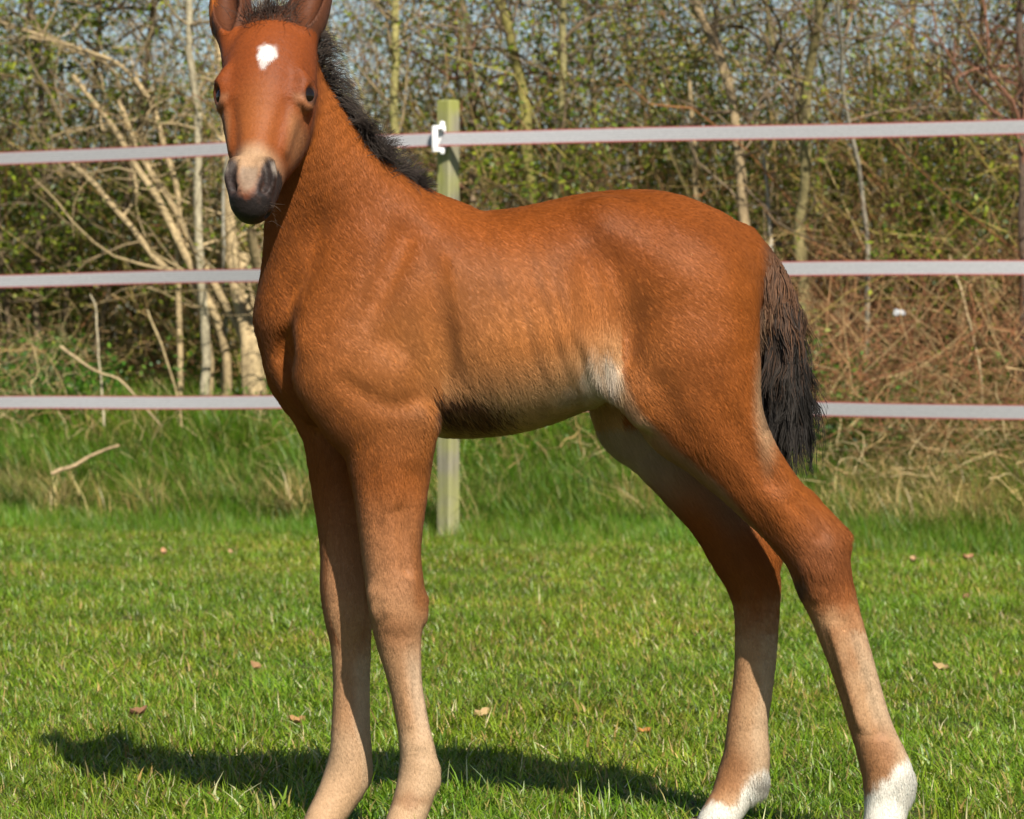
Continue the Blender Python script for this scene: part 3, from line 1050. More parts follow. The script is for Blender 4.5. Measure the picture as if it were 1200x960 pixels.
Lh = np.where(star_h, .008, Lh)
qv = (HP - hp)
muzm = hdm & (qv @ Hv > .262)
Lh = np.where(muzm, .0018, Lh)
eye_d = np.minimum(np.linalg.norm(HP - EYES[0], axis=1), np.linalg.norm(HP - EYES[1], axis=1))
Lh = np.where(eye_d < .023, .0022, Lh)
keep = eye_d > .0195
lift = np.where(hdm, .13, .15) * rng.uniform(.5, 1.5, NF) + .25 * belly
t1 = flow + HN * lift[:, None] * 1.5
t2 = flow + HN * lift[:, None] * .5
t1 /= np.linalg.norm(t1, axis=1, keepdims=True)
t2 /= np.linalg.norm(t2, axis=1, keepdims=True)
p0 = HP - HN * .0006
p1 = p0 + t1 * (Lh * .5)[:, None]
p2 = p1 + t2 * (Lh * .5)[:, None]
pts = np.stack([p0, p1, p2], 1)
rad = np.tile(np.array([.00023, .00018, .00005]), (NF, 1)) * rng.uniform(.7, 1.3, (NF, 1))
rad = rad * (1 - .25 * hsoft)[:, None]
cj = np.clip(1 + rng.normal(0, .07, NF), .7, 1.4)
pale = (rng.random(NF) < .05) & ~muzm
hc = HC * cj[:, None]
hc = np.where(pale[:, None], hc * 1.22 + .01, hc)
hn = HN + .35 * t1
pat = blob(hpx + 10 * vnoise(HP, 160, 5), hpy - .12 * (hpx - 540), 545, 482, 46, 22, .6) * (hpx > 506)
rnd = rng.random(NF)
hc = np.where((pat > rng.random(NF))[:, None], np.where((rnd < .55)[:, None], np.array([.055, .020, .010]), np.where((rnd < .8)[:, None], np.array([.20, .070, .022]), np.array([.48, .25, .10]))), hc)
hn = HN * 1.0 + .05 * flow
hn /= np.linalg.norm(hn, axis=1, keepdims=True)
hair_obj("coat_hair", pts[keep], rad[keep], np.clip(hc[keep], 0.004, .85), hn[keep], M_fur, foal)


# ---- long hair
def strands(roots, dirs, length, M, curl, grav, clump, seed=0):
    N = len(roots)
    P = np.zeros((N, M, 3))
    P[:, 0] = roots
    d = dirs / np.linalg.norm(dirs, axis=1, keepdims=True)
    ph = rng.random((N, 3)) * 6.28 * .25
    for i in range(1, M):
        st = length / (M - 1)
        nz = np.stack([vnoise(P[:, i - 1], clump, seed + k3) for k3 in range(3)], -1)
        d = d + curl * nz + rng.normal(0, .05, (N, 3)) + np.array([0, 0, -grav])
        d /= np.linalg.norm(d, axis=1, keepdims=True)
        P[:, i] = P[:, i - 1] + d * st[:, None]
    return P


def crest(n, lo, hi, spread):
    cp = smooth_path(np.array([(352, 22, 5.02), (370, 52, 5.03), (392, 104, 5.045), (421, 156, 5.055), (447, 198, 5.065), (478, 224, 5.08), (496, 232, 5.09)]), 200)
    tt = rng.uniform(lo, hi, n)
    j = (tt * 199).astype(int)
    q = cp[j]
    P = at(q[:, 0] - 5, q[:, 1] + 2, q[:, 2])
    tg = np.gradient(cp, axis=0)[j]
    nx, nz = -tg[:, 1], tg[:, 0]
    L = np.hypot(nx, nz)
    out_ = np.stack([-nx / L, 0 * L, nz / L], -1)
    out_ = np.where(out_[:, :1] < 0, -out_, out_)
    P[:, 1] += rng.normal(0, spread, n)
    return P, out_, tt


P, o_, tt = crest(7000, 0.02, .91, .008)
dr = o_ + np.array([.25, 0, .15]) + rng.normal(0, .30, (len(P), 3))
L = np.interp(tt, [0, .2, .55, .8, 1], [.036, .044, .055, .052, .016]) * rng.uniform(.55, 1.25, len(P))
S = strands(P, dr, L, 7, .36, .16, 45, 20)
thin = rng.random(len(P)) < np.interp(tt, [0, .35, .6, 1], [.16, .32, .85, 1])
S, tt2, L = S[thin], tt[thin], L[thin]
cc = mixc(np.tile(np.array([.020, .014, .012]), (len(S), 1)), (.12, .09, .07), np.clip(rng.random(len(S)) * .8 * (1.2 - tt2), 0, 1))
nr = S[:, 2] - S[:, 0]
nr = nr / np.linalg.norm(nr, axis=1, keepdims=True) + np.array([.3, -.8, .3])
nr /= np.linalg.norm(nr, axis=1, keepdims=True)
rd = np.tile(np.linspace(.00045, .00012, 7), (len(S), 1))
hair_obj("mane", S, rd, cc, nr, M_longhair, foal)

# forelock
n = 900
P = np.array([hpt(u_, v_, w_) for u_, v_, w_ in zip(rng.normal(0, .016, n), rng.uniform(-.03, .012, n), rng.uniform(-.06, -.012, n))])
dr = Hw * .6 - Hv * .5 + rng.normal(0, .35, (n, 3))
S = strands(P, dr, rng.uniform(.02, .05, n), 6, .3, .12, 60, 30)
cc = np.tile(np.array([.05, .03, .022]), (n, 1)) * rng.uniform(.6, 1.5, (n, 1))
nr = np.tile(Hw + .5 * Zu, (n, 1))
nr /= np.linalg.norm(nr, axis=1, keepdims=True)
hair_obj("forelock", S, np.tile(np.linspace(.0004, .0001, 6), (n, 1)), cc, nr, M_longhair, foal)

# tail: hair round the dock
cpt = smooth_path(np.array([(874, 284), (897, 312), (912, 360), (918, 420), (920, 470)]), 200)
n = 15000
tt = rng.random(n) ** 1.05
q = cpt[(tt * 199).astype(int)]
P = at(q[:, 0], q[:, 1], 5.16 + 0 * q[:, 0])
ang = rng.uniform(0, 2 * np.pi, n)
rr_ = np.interp(tt, [0, .15, .5, 1], [.014, .026, .030, .022]) * rng.uniform(.4, 1.05, n)
rad3 = np.stack([np.cos(ang), np.sin(ang), 0 * ang], -1)
P = P + rad3 * rr_[:, None]
dr = rad3 * .42 + np.array([-.05, 0, -1.0]) + rng.normal(0, .12, (n, 3))
L = np.interp(tt, [0, .2, .6, 1], [.05, .07, .10, .115]) * rng.uniform(.45, 1.2, n)
S = strands(P, dr, L, 12, .46, .38, 90, 140)
zpx = to_px(S[:, 4])[1]
cc = mixc(np.tile(np.array([.13, .058, .027]), (n, 1)), (.010, .008, .007), sstep(335, 430, zpx + rng.normal(0, 22, n)))
edge_ = rad3[:, 0] < -.3
cc = mixc(cc, (.30, .19, .11), (edge_ * (tt < .45) * rng.random(n)) * .8)
cc *= rng.uniform(.65, 1.35, (n, 1))
nr = rad3 + np.array([0, -.5, .15])
nr /= np.linalg.norm(nr, axis=1, keepdims=True)
hair_obj("tail", S, np.tile(np.linspace(.00055, .00018, 12), (n, 1)), cc, nr, M_longhair, foal)

# long guard hair: fetlocks, flank, whiskers, lashes
n = 60
side = rng.choice([-1, 1], n)
P = np.array([hpt(s_ * rng.uniform(.005, .03), rng.uniform(.285, .305), rng.uniform(-.075, -.03)) for s_ in side])
dr = Hv * .6 + Hw * .4 + side[:, None] * Hu * .5 + rng.normal(0, .3, (n, 3))
S = strands(P, dr, rng.uniform(.012, .03, n), 4, .05, .05, 30, 50)
hair_obj("whiskers", S, np.tile(np.linspace(.0002, .00008, 4), (n, 1)), np.tile([[.25, .18, .13]], (n, 1)), dr / np.linalg.norm(dr, axis=1, keepdims=True), M_longhair, foal)


def sphere(c, r, nu=24, nv=16, sc=(1, 1, 1)):
    th = np.linspace(0, np.pi, nv + 1)
    ph = np.linspace(0, 2 * np.pi, nu, endpoint=False)
    V = np.stack([np.outer(np.sin(th), np.cos(ph)) * sc[0], np.outer(np.sin(th), np.sin(ph)) * sc[1], np.outer(np.cos(th), np.ones(nu)) * sc[2]], -1) * r + np.asarray(c)
    i = np.arange((nv + 1) * nu).reshape(nv + 1, nu)
    a, b_ = i[:-1], np.roll(i, -1, 1)[:-1]
    F = np.stack([a, i[1:], np.roll(i, -1, 1)[1:], b_], -1).reshape(-1, 4)
    return V.reshape(-1, 3), F


for ec in EYES:
    V, F = sphere(ec, .0178)
    mesh_obj("eye", V, F, M_eye, foal)

# hooves
for (px, py, Y, lean) in ((463, 1000, 4.99, -1), (368, 984, 5.12, -1), (1027, 1000, 5.04, -1), (829, 978, 5.195, -1)):
    top = at(px, py, Y)
    cx, cy = top[0], Y
    rings = []
    zt = .024
    for z_, r_, sh in ((zt, .026, .006), (zt * .6, .030, .000), (.010, .035, -.008), (.002, .035, -.009), (.0, .005, -.009)):
        th = np.linspace(0, 2 * np.pi, 20, endpoint=False)
        rings.append(np.stack([cx + sh + r_ * np.cos(th) * 1.1, cy + r_ * np.sin(th), 0 * th + z_], -1))
    V = np.concatenate(rings)
    i = np.arange(len(V)).reshape(5, 20)
    F = np.stack([i[:-1], i[1:], np.roll(i, -1, 1)[1:], np.roll(i, -1, 1)[:-1]], -1).reshape(-1, 4)
    mesh_obj("hoof", V, F, M_hoof, foal)

# ------------------------------------------------------------------ FENCE
L_end = np.array([-2.12, 14.30])
P_pos = np.array([-.245, 13.25])
R_end = np.array([1.815, 12.25])
lx = (L_end - P_pos) * 2.6 + P_pos
rx = (R_end - P_pos) * 2.6 + P_pos
gzp = float(ground_z(P_pos[0], P_pos[1]))


def box(c, sx, sy, sz, rot=0.0, bev=.004):
    """chamfered upright box, z from c.z to c.z+sz"""
    a = np.array([(-sx / 2 + bev, -sy / 2), (sx / 2 - bev, -sy / 2), (sx / 2, -sy / 2 + bev), (sx / 2, sy / 2 - bev), (sx / 2 - bev, sy / 2), (-sx / 2 + bev, sy / 2), (-sx / 2, sy / 2 - bev), (-sx / 2, -sy / 2 + bev)])
    rings = []
    for z_, k3 in ((0, 1), (sz - bev, 1), (sz, 1 - 2 * bev / min(sx, sy)), (sz + .0005, 0.001)):
        r_ = a * k3
        rings.append(np.stack([r_[:, 0], r_[:, 1], np.full(8, z_)], -1))
    V = np.concatenate(rings)
    cr_, sr_ = math.cos(rot), math.sin(rot)
    V = np.stack([V[:, 0] * cr_ - V[:, 1] * sr_, V[:, 0] * sr_ + V[:, 1] * cr_, V[:, 2]], -1) + np.asarray(c)
    i = np.arange(32).reshape(4, 8)
    F = np.stack([i[:-1], np.roll(i, -1, 1)[:-1], np.roll(i, -1, 1)[1:], i[1:]], -1).reshape(-1, 4)
    return V, F


ptop = at(525, 117, 13.25)
post = empty("fence_post", (P_pos[0], P_pos[1], 0))
tag(post, "square weathered wooden fence post behind the foal carrying the white tapes", "fence post")
prot = math.atan2(FD[1], FD[0]) + R(-22)
prot = R(-40)
pw = .064
V, F = box((P_pos[0], P_pos[1] + .03, gzp - .3), pw, pw, float(ptop[2]) - gzp + .3, prot, .004)
mesh_obj("timber", V, F, M_post, post, False)

tape_y = {"top": ((0, 186.5), (525, 162.5), (1200, 149.0)), "middle": ((0, 329.5), (525, 317.5), (1200, 313.5)), "bottom": ((0, 472), (525, 471), (1200, 483.5))}
TW = .0545
for nm in ("top", "middle", "bottom"):
    pl, pc, pr = tape_y[nm]
    zl = at(pl[0], pl[1], 14.30)[2]
    zc = at(pc[0], pc[1], 13.20)[2]
    zr = at(pr[0], pr[1], 12.25)[2]
    segs = []
    n = 60
    cpos = P_pos + np.array([-.015, -.045])
    for (e, z1) in ((lx, zl), (rx, zr)):
        pass
    ts = np.linspace(-2.6, 2.6, 2 * n + 1)
    xy = np.where(ts[:, None] < 0, cpos + (L_end - cpos) * (-ts)[:, None], cpos + (R_end - cpos) * ts[:, None])
    zz = np.where(ts < 0, zc + (zl - zc) * (-ts), zc + (zr - zc) * ts)
    zz = zz + .0015 * np.sin(ts * 9 + zc * 7)
    tilt = .10 * np.sin(ts * 2.3 + zc * 5) + .04 * np.sin(ts * 6.1 + zc)
    V, UV = [], []
    lens = np.concatenate([[0], np.cumsum(np.linalg.norm(np.diff(xy, axis=0), axis=1))])
    for side in (0, 1):
        for j_, h_ in enumerate((-.5, .5)):
            off = FN[None, :] * ((side - .5) * .0012 + h_ * TW * np.sin(tilt)[:, None])
            V.append(np.concatenate([xy + off, (zz + h_ * TW * np.cos(tilt))[:, None]], 1))
            UV.append(np.stack([lens, np.full_like(lens, j_)], -1))
    V = np.concatenate(V)
    UV = np.concatenate(UV)
    m = len(ts)
    i = np.arange(4 * m).reshape(4, m)

    def strip(a, b_):
        return np.stack([i[a, :-1], i[a, 1:], i[b_, 1:], i[b_, :-1]], -1)
    F = np.concatenate([strip(0, 1), strip(3, 2), strip(1, 3), strip(2, 0)])
    o = mesh_obj("fence_tape", V, F, M_tape, None, False, uvs=UV)
    tag(o, {"top": "uppermost white woven electric fence tape with red edges, level with the foal's muzzle",
            "middle": "middle white electric fence tape running behind the foal's chest and rump",
            "bottom": "lowest white electric fence tape running behind the foal's belly and tail tip"}[nm], "fence tape", "electric tapes of the paddock fence")
    # insulator: screwed to the post, a back plate and a hook clip round the tape
    zb = zc
    base = np.array([cpos[0], cpos[1], zb])
    V1, F1 = [], []

    def add(Vn, Fn):
        k0 = sum(len(v_) for v_ in V1)
        V1.append(Vn)
        F1.append(Fn + k0)
    add(*box(base + np.array([-.008, .012, -.045]), .030, .010, .098, 0, .003))
    add(*box(base + np.array([-.034, -.022, -.040]), .022, .012, .078, 0, .004))
    add(*box(base + np.array([-.024, -.012, .036]), .042, .030, .013, 0, .004))
    add(*box(base + np.array([-.028, -.013, -.050]), .032, .026, .011, 0, .004))
    add(*box(base + np.array([-.006, -.006, .030]), .020, .022, .036, 0, .004))
    add(*box(base + np.array([-.006, -.006, -.058]), .016, .020, .022, 0, .004))
    mesh_obj("insulator", np.concatenate(V1), np.concatenate(F1), M_white, post)


# ------------------------------------------------------------------ shrubs and small trees of the hedge
def leaf_mesh(C, size, nrm_bias=(0, -.5, .7), spread=.9, aspect=.5):
    N = len(C)
    n = np.asarray(nrm_bias) + rng.normal(0, spread, (N, 3))
    n /= np.linalg.norm(n, axis=1, keepdims=True)
    a = np.cross(n, rng.normal(0, 1, (N, 3)))
    a /= np.linalg.norm(a, axis=1, keepdims=True)
    b_ = np.cross(n, a)
    s = (np.asarray(size) * np.ones(N))[:, None]
    fold = n * s * .12
    V = np.stack([C - a * s * .5, C + b_ * s * aspect * .5 + fold + a * s * .05, C + a * s * .5, C - b_ * s * aspect * .5 + fold + a * s * .05], 1).reshape(-1, 3)
    F = np.arange(N * 4).reshape(N, 4)
    return V, F


GREENS = np.array([(.15, .21, .014), (.22, .28, .020), (.085, .14, .012), (.32, .34, .035), (.07, .115, .016)])


def leaf_cols(N, pal=GREENS, p=None):
    c = pal[rng.choice(len(pal), N, p=p)] * rng.uniform(.7, 1.35, (N, 1))
    return np.repeat(c, 4, 0)


def branchlets(P, T, n, lo, hi, M=6, up=.25, wob=.28):
    """n curved shoots starting on points P with trunk tangents T"""
    j = rng.integers(0, len(P), n)
    d = rng.normal(0, 1, (n, 3)) * np.array([1, .7, .6]) + T[j] * .5 + np.array([0, 0, up])
    d /= np.linalg.norm(d, axis=1, keepdims=True)
    L = rng.uniform(lo, hi, n)
    out_ = np.zeros((n, M, 3))
    out_[:, 0] = P[j]
    for i in range(1, M):
        d = d + rng.normal(0, wob, (n, 3)) + np.array([0, 0, up * .25])
        d /= np.linalg.norm(d, axis=1, keepdims=True)
        out_[:, i] = out_[:, i - 1] + d * (L / (M - 1))[:, None]
    return out_


def woody(name, cat, label, s, stems, col, n_br=22, n_tw=70, n_leaf=300, leafpal=GREENS, leaf=.024, group=None, twcol=None, brl=(.3, .9)):
    """stems: list of (list of (px,py), r_px); drawn on the hedge line s behind the fence"""
    if s is None:
        s = 2.5
    x0, y0 = stems[0][0][0]
    Yd = depth_at(x0, s)
    base = at(x0, y0, Yd)
    gz = float(ground_z(base[0], base[1]))
    root = empty(name, (float(base[0]), float(Yd), gz))
    tag(root, label, cat, group)
    allP, allT = [], []
    col = np.array(col)
    for (path, rpx) in stems:
        pxs = np.array(path, float)
        ds = s + rng.normal(0, .10) + np.linspace(0, rng.normal(0, .25), len(pxs))
        Yv = depth_at(pxs[:, 0], ds)
        W = at(pxs[:, 0], pxs[:, 1], Yv)
        # run the stem down to the soil and on up out of the picture
        g0 = float(ground_z(W[0, 0], W[0, 1]))
        if W[0, 2] > g0 + .05 and pxs[0, 1] > 150:
            W = np.vstack([[W[0, 0] + rng.normal(0, .03), W[0, 1], g0 - .05], W])
        elif W[0, 2] > g0 + .05:
            W = np.vstack([[W[0, 0] + rng.normal(0, .08), W[0, 1], g0 - .05], [W[0, 0] + rng.normal(0, .04), W[0, 1], (g0 + W[0, 2]) / 2], W])
        if pxs[-1, 1] < 20:
            e = W[-1] - W[-2]
            e = e / np.linalg.norm(e)
            W = np.vstack([W, W[-1] + e * .5 + rng.normal(0, .08, 3), W[-1] + e * 1.1 + rng.normal(0, .15, 3)])
        n = 28
        C = smooth_path(W, n)
        C = C + np.stack([vnoise(C, 5, 61), vnoise(C, 5, 62), 0 * C[:, 0]], -1) * .018
        r0 = rpx * Yd / FPX
        rads = r0 * np.linspace(1.15, .62, n) * (1 + .10 * vnoise(C, 25, 63))
        V, F = tubes(C[None], rads[None], 9)
        cn = 1 + .25 * vnoise(V, 9, 64) + .2 * vnoise(V, 40, 65)
        mesh_obj("trunk" if len(stems) == 1 else "stem", V, F, M_bark, root, True, np.clip(col * cn[:, None], .01, .8))
        T = np.gradient(C, axis=0)
        T /= np.linalg.norm(T, axis=1, keepdims=True)
        allP.append(C[8:])
        allT.append(T[8:])
    P = np.concatenate(allP)
    T = np.concatenate(allT)
    B = branchlets(P, T, n_br, brl[0], brl[1], 7)
    rb = np.linspace(.0075, .003, 7)[None, :] * rng.uniform(.6, 1.2, (n_br, 1))
    BT = np.gradient(B, axis=1)
    BT /= np.linalg.norm(BT, axis=2, keepdims=True)
    tw = branchlets(B[:, 2:].reshape(-1, 3), BT[:, 2:].reshape(-1, 3), n_tw, .12, .45, 5)
    rt = np.linspace(.0032, .0014, 5)[None, :] * rng.uniform(.7, 1.3, (n_tw, 1))
    V1, F1 = tubes(B, rb, 5)
    V2, F2 = tubes(tw, rt, 3)
    tc_ = np.array(twcol if twcol is not None else col)
    c1 = np.repeat(tc_ * rng.uniform(.6, 1.25, (n_br, 1)), 35, 0)
    c2 = np.repeat(tc_ * rng.uniform(.5, 1.3, (n_tw, 1)), 15, 0)
    bo = mesh_obj("branches", np.vstack([V1, V2]), np.vstack([F1, F2 + len(V1)]), M_twig, root, True, np.clip(np.vstack([c1, c2]), .01, .8))
    bo["kind"] = "stuff"
    if n_leaf:
        src = tw[:, 1:].reshape(-1, 3)
        cl = src[rng.integers(0, len(src), max(1, n_leaf // 5))]
        C = np.repeat(cl, 5, 0) + rng.normal(0, .022, (len(cl) * 5, 3))
        V, F = leaf_mesh(C, rng.uniform(.6, 1.3, len(C)) * leaf)
        o = mesh_obj("crown", V, F, M_leaf, root, False, leaf_cols(len(C), leafpal))
        o["kind"] = "stuff"
    return root


TAN = (.36, .27, .145)
PALE = (.38, .33, .22)
LICH = (.34, .31, .075)
OLIVE = (.25, .22, .10)
BROWN = (.18, .13, .08)
GREY = (.28, .25, .19)
RED = (.21, .10, .06)
YG = np.array([(.15, .19, .03), (.20, .22, .04), (.10, .14, .025), (.25, .23, .06)])

woody("hazel_shrub", "shrub", "tan many-stemmed bare shrub fanning up left of the foal's head", 1.45,
      [([(288, 425), (276, 330), (266, 200), (259, 80), (250, -10)], 7.0),
       ([(262, 405), (232, 325), (188, 240), (150, 178), (112, 122), (84, 88)], 5.0),
       ([(286, 410), (244, 315), (196, 232), (158, 165), (140, 118)], 4.8),
       ([(236, 352), (192, 312), (150, 262), (112, 216), (88, 192)], 4.6),
       ([(296, 430), (292, 380), (288, 335), (286, 300)], 12),
       ([(306, 430), (306, 380), (304, 330), (296, 270)], 9),
       ([(262, 400), (250, 350), (270, 260), (272, 180)], 3.5)], TAN, 46, 170, 260, YG, .022, brl=(.25, .8))
woody("slim_sapling", "sapling", "pale upright sapling just left of the thick tan stem by the foal's head", 1.6,
      [([(240, 395), (238, 320), (232, 220), (227, 110), (222, -10)], 5.2)], PALE, 16, 60, 200, YG, .022, twcol=TAN)
woody("slim_sapling", "sapling", "thin whitish rod-like sapling between the shrub base and the foal's chest", 1.7,
      [([(266, 395), (265, 330), (263, 250), (262, 170)], 2.6)], (.46, .42, .33), 3, 14, 30, YG, .022, twcol=TAN, brl=(.1, .25))
woody("leaning_sapling", "sapling", "broken tan stem leaning across the far upper left corner of the hedge", 1.6,
      [([(210, 260), (188, 150), (150, 82), (100, 60), (40, 40), (-20, 20)], 3.2)], TAN, 18, 70, 160, YG, .022)
woody("evergreen_bush", "bush", "dark leafy green bush at the photo's upper left edge", 2.1,
      [([(40, 420), (45, 300), (50, 160), (40, 40), (30, -10)], 4.0), ([(70, 420), (90, 260), (110, 100), (120, -10)], 3.6), ([(10, 420), (0, 260), (-12, 100)], 3.6), ([(110, 420), (150, 240), (170, 90), (180, -10)], 3.4)],
      BROWN, 130, 520, 9500, GREENS, .036, brl=(.25, .75))
woody("lichen_tree", "tree", "slim trunk coated in bright yellow lichen leaning left above the post", 2.0,
      [([(628, 300), (622, 200), (610, 100), (594, 40), (578, -10)], 7.2)], (.24, .21, .065), 24, 90, 420, GREENS, .026, twcol=BROWN)
woody("slim_tree", "tree", "pale yellowish upright trunk between the mane and the fence post", 2.0,
      [([(470, 330), (466, 210), (462, 110), (464, -10)], 5.6)], (.36, .32, .12), 24, 100, 420, YG, .024, twcol=TAN)
woody("slim_tree", "tree", "thin dark trunk rising directly above the fence post top", 2.3,
      [([(556, 330), (553, 200), (551, 80), (540, -10)], 4.6)], BROWN, 24, 100, 360, GREENS, .026, twcol=RED)
woody("slim_tree", "tree", "thin mossy green-brown trunk upright between lichen trunk and leaning dark trunk", 2.2,
      [([(652, 330), (656, 200), (660, 80), (662, -10)], 5.0)], OLIVE, 26, 110, 520, GREENS, .026, twcol=BROWN)
woody("slim_tree", "tree", "pair of thin grey stems above the middle of the foal's back", 3.3,
      [([(720, 330), (735, 180), (738, 60), (742, -10)], 3.6), ([(705, 330), (700, 160), (690, 40), (680, -10)], 3.6)], GREY, 36, 150, 420, GREENS, .024, twcol=BROWN)
woody("leaning_tree", "tree", "grey-brown trunk leaning left above the foal's croup", 1.8,
      [([(872, 330), (869, 250), (863, 140), (842, 62), (812, -10)], 7.0)], (.27, .20, .11), 34, 140, 420, GREENS, .024, twcol=BROWN)
woody("forked_tree", "tree", "olive-yellow trunk upright right of the leaning trunk", 1.9,
      [([(938, 330), (942, 200), (948, 100), (955, 40), (960, -10)], 6.6), ([(942, 180), (925, 100), (905, 40), (890, -10)], 3.2)], (.24, .20, .09), 34, 140, 500, GREENS, .024, twcol=BROWN)
woody("slim_sapling", "sapling", "pale grey thin sapling leaning right above the second tape, right of the olive trunk", 1.9,
      [([(1018, 330), (1006, 220), (995, 130), (985, 60), (980, 10)], 2.8)], GREY, 12, 50, 200, YG, .022, twcol=BROWN)
woody("slim_sapling", "sapling", "short whitish sapling straight above the foal's tail head", 1.9,
      [([(903, 330), (901, 260), (898, 200), (895, 150)], 2.8)], (.40, .36, .28), 5, 24, 120, YG, .022, twcol=BROWN, brl=(.1, .3))
woody("slim_sapling", "sapling", "tan stubby sapling rising from behind the foal's croup", 2.1,
      [([(822, 330), (818, 230), (812, 170), (808, 90)], 4.2)], TAN, 6, 30, 150, YG, .022, twcol=OLIVE, brl=(.1, .35))
woody("thorn_tree", "tree", "dark thorny trunk with reddish twigs at the photo's right edge", 1.8,
      [([(1200, 330), (1197, 200), (1196, 90), (1198, -10)], 5.0)], (.10, .07, .05), 40, 170, 500, np.array([(.12, .05, .03), (.09, .11, .03), (.13, .15, .04)]), .024, twcol=RED)
woody("slim_tree", "tree", "brown trunk right of the olive trunk, thick with fresh green leaves", 2.9,
      [([(1080, 400), (1078, 250), (1068, 120), (1072, -10)], 3.8), ([(1110, 400), (1125, 250), (1140, 120), (1150, -10)], 3.4)], BROWN, 60, 240, 1100, GREENS, .026, twcol=BROWN)

# ------------------------------------------------------------------ hedge thicket, brambles (nobody could count the twigs)
def hedge_points(n, s0, s1, px0=-480, px1=1680):
    px = rng.uniform(px0, px1, n)
    s = rng.uniform(s0, s1, n)
    Y = depth_at(px, s)
    X = (px - 600) / FPX * Y
    return X, Y, ground_z(X, Y)


TWC = np.array([(.54, .38, .16), (.34, .22, .09), (.44, .33, .15), (.33, .15, .06), (.15, .10, .045), (.48, .40, .10)])


def thicket(n, s0, s1, zlo, zhi, up, lmin, lmax, r0, M=7, wob=.22, px0=-480, px1=1680):
    X, Y, G = hedge_points(n, s0, s1, px0, px1)
    P = np.zeros((n, M, 3))
    P[:, 0] = np.stack([X, Y, G + rng.uniform(zlo, zhi, n)], -1)
    d = rng.normal(0, 1, (n, 3)) * np.array([1, .5, .6]) + np.array([0, 0, up])
    d /= np.linalg.norm(d, axis=1, keepdims=True)
    L = rng.uniform(lmin, lmax, n)
    for i in range(1, M):
        d = d + rng.normal(0, wob, (n, 3))
        d /= np.linalg.norm(d, axis=1, keepdims=True)
        P[:, i] = P[:, i - 1] + d * (L / (M - 1))[:, None]
    P[:, :, 2] = np.maximum(P[:, :, 2], ground_z(P[:, :, 0], P[:, :, 1]) + .01)
    rr = np.linspace(1, .4, M)[None, :] * (rng.uniform(.5, 1.3, n) * r0)[:, None]
    return P, rr


def stuff_mesh(name, parts, mat, label, cat):
    Vs, Fs, Cs, k0 = [], [], [], 0
    for V, F, C in parts:
        Vs.append(V); Fs.append(F + k0); Cs.append(C); k0 += len(V)
    return tag(mesh_obj(name, np.vstack(Vs), np.vstack(Fs), mat, None, True, np.clip(np.vstack(Cs), .005, .85)), label, cat, kind="stuff")


def tw_part(P, rr, pal, sides=3, p=None):
    V, F = tubes(P, rr, sides)
    c = pal[rng.choice(len(pal), len(P), p=p)] * rng.uniform(.6, 1.3, (len(P), 1))
    return V, F, np.repeat(c, P.shape[1] * sides, 0)


A1 = thicket(2900, 2.2, 4.6, 0, .3, 1.7, 1.2, 2.8, .0052)
A2 = thicket(8100, 2.2, 4.8, .2, 2.9, .35, .25, .9, .0028)
A4 = thicket(4500, 3.6, 6.5, .1, 1.5, .5, .4, 1.0, .0042)
A3 = thicket(3200, 1.9, 3.2, .0, 1.2, .5, .25, .8, .0026)
stuff_mesh("hedge_twigs", [tw_part(*A1, TWC), tw_part(*A2, TWC), tw_part(*A3, TWC), tw_part(*A4, TWC)], M_twig, "tangle of thin bare twigs filling the hedge behind the fence", "hedge")

srcs = np.concatenate([A4[0].reshape(-1, 3), A1[0][:, 1:].reshape(-1, 3), A2[0][:, 1:].reshape(-1, 3), A3[0].reshape(-1, 3)])
hgt = srcs[:, 2]
dens = sstep(-.35, .5, vnoise(srcs, 2.2, 71)) * np.interp(hgt, [.3, .9, 1.5, 2.1, 2.8], [.8, 1.0, 1.0, .65, .45])
spx, _ = to_px(srcs)
dens *= np.interp(fence_s(srcs[:, 0], srcs[:, 1]), [1.6, 2.6, 3.6, 6], [1.7, 1.5, .8, .4])
dens *= np.interp(spx, [-200, 0, 200, 300, 420, 520, 700, 860, 1000, 1200], [1.9, 1.8, 1.1, .75, .7, 1.2, 1.15, 1.0, 1.1, 1.0])
pick = srcs[rng.random(len(srcs)) < dens * 1.0]
C = np.repeat(pick, 5, 0) + rng.normal(0, .035, (len(pick) * 5, 3))
V, F = leaf_mesh(C, rng.uniform(.5, 1.25, len(C)) * .033)
cl = leaf_cols(len(C))
stuff_mesh("hedge_leaves", [(V, F, cl)], M_leaf, "small fresh green leaves scattered through the hedge", "leaves")

# dead bramble and bracken, right and left foot of the hedge
RBR = np.array([(.36, .155, .07), (.44, .24, .11), (.26, .11, .055), (.55, .39, .19), (.20, .11, .05)])
B1 = thicket(2700, .9, 2.4, 0, .55, .55, .25, .9, .0024, wob=.35, px0=930, px1=1680)
B2 = thicket(500, 1.5, 2.6, 0, .5, .5, .3, .9, .0024, wob=.3, px0=560, px1=960)
stuff_mesh("bramble_thicket", [tw_part(*B1, RBR), tw_part(*B2, RBR)], M_twig, "reddish-brown dead bramble stems at the hedge foot right of the foal", "bramble")
DRY = np.array([(.58, .42, .19), (.47, .31, .13), (.66, .52, .28), (.35, .22, .10)])
D1 = thicket(2200, .5, 2.0, 0, .3, .25, .15, .5, .0022, wob=.4, px0=960, px1=1680)
D2 = thicket(1250, .9, 2.2, 0, .5, .4, .2, .6, .0022, wob=.4, px0=-480, px1=110)
D3 = thicket(420, .8, 1.6, 0, .15, .5, .12, .4, .0022, wob=.4, px0=110, px1=400)
D4 = thicket(260, .7, 1.9, 0, .2, .5, .12, .4, .0022, wob=.4, px0=560, px1=960)
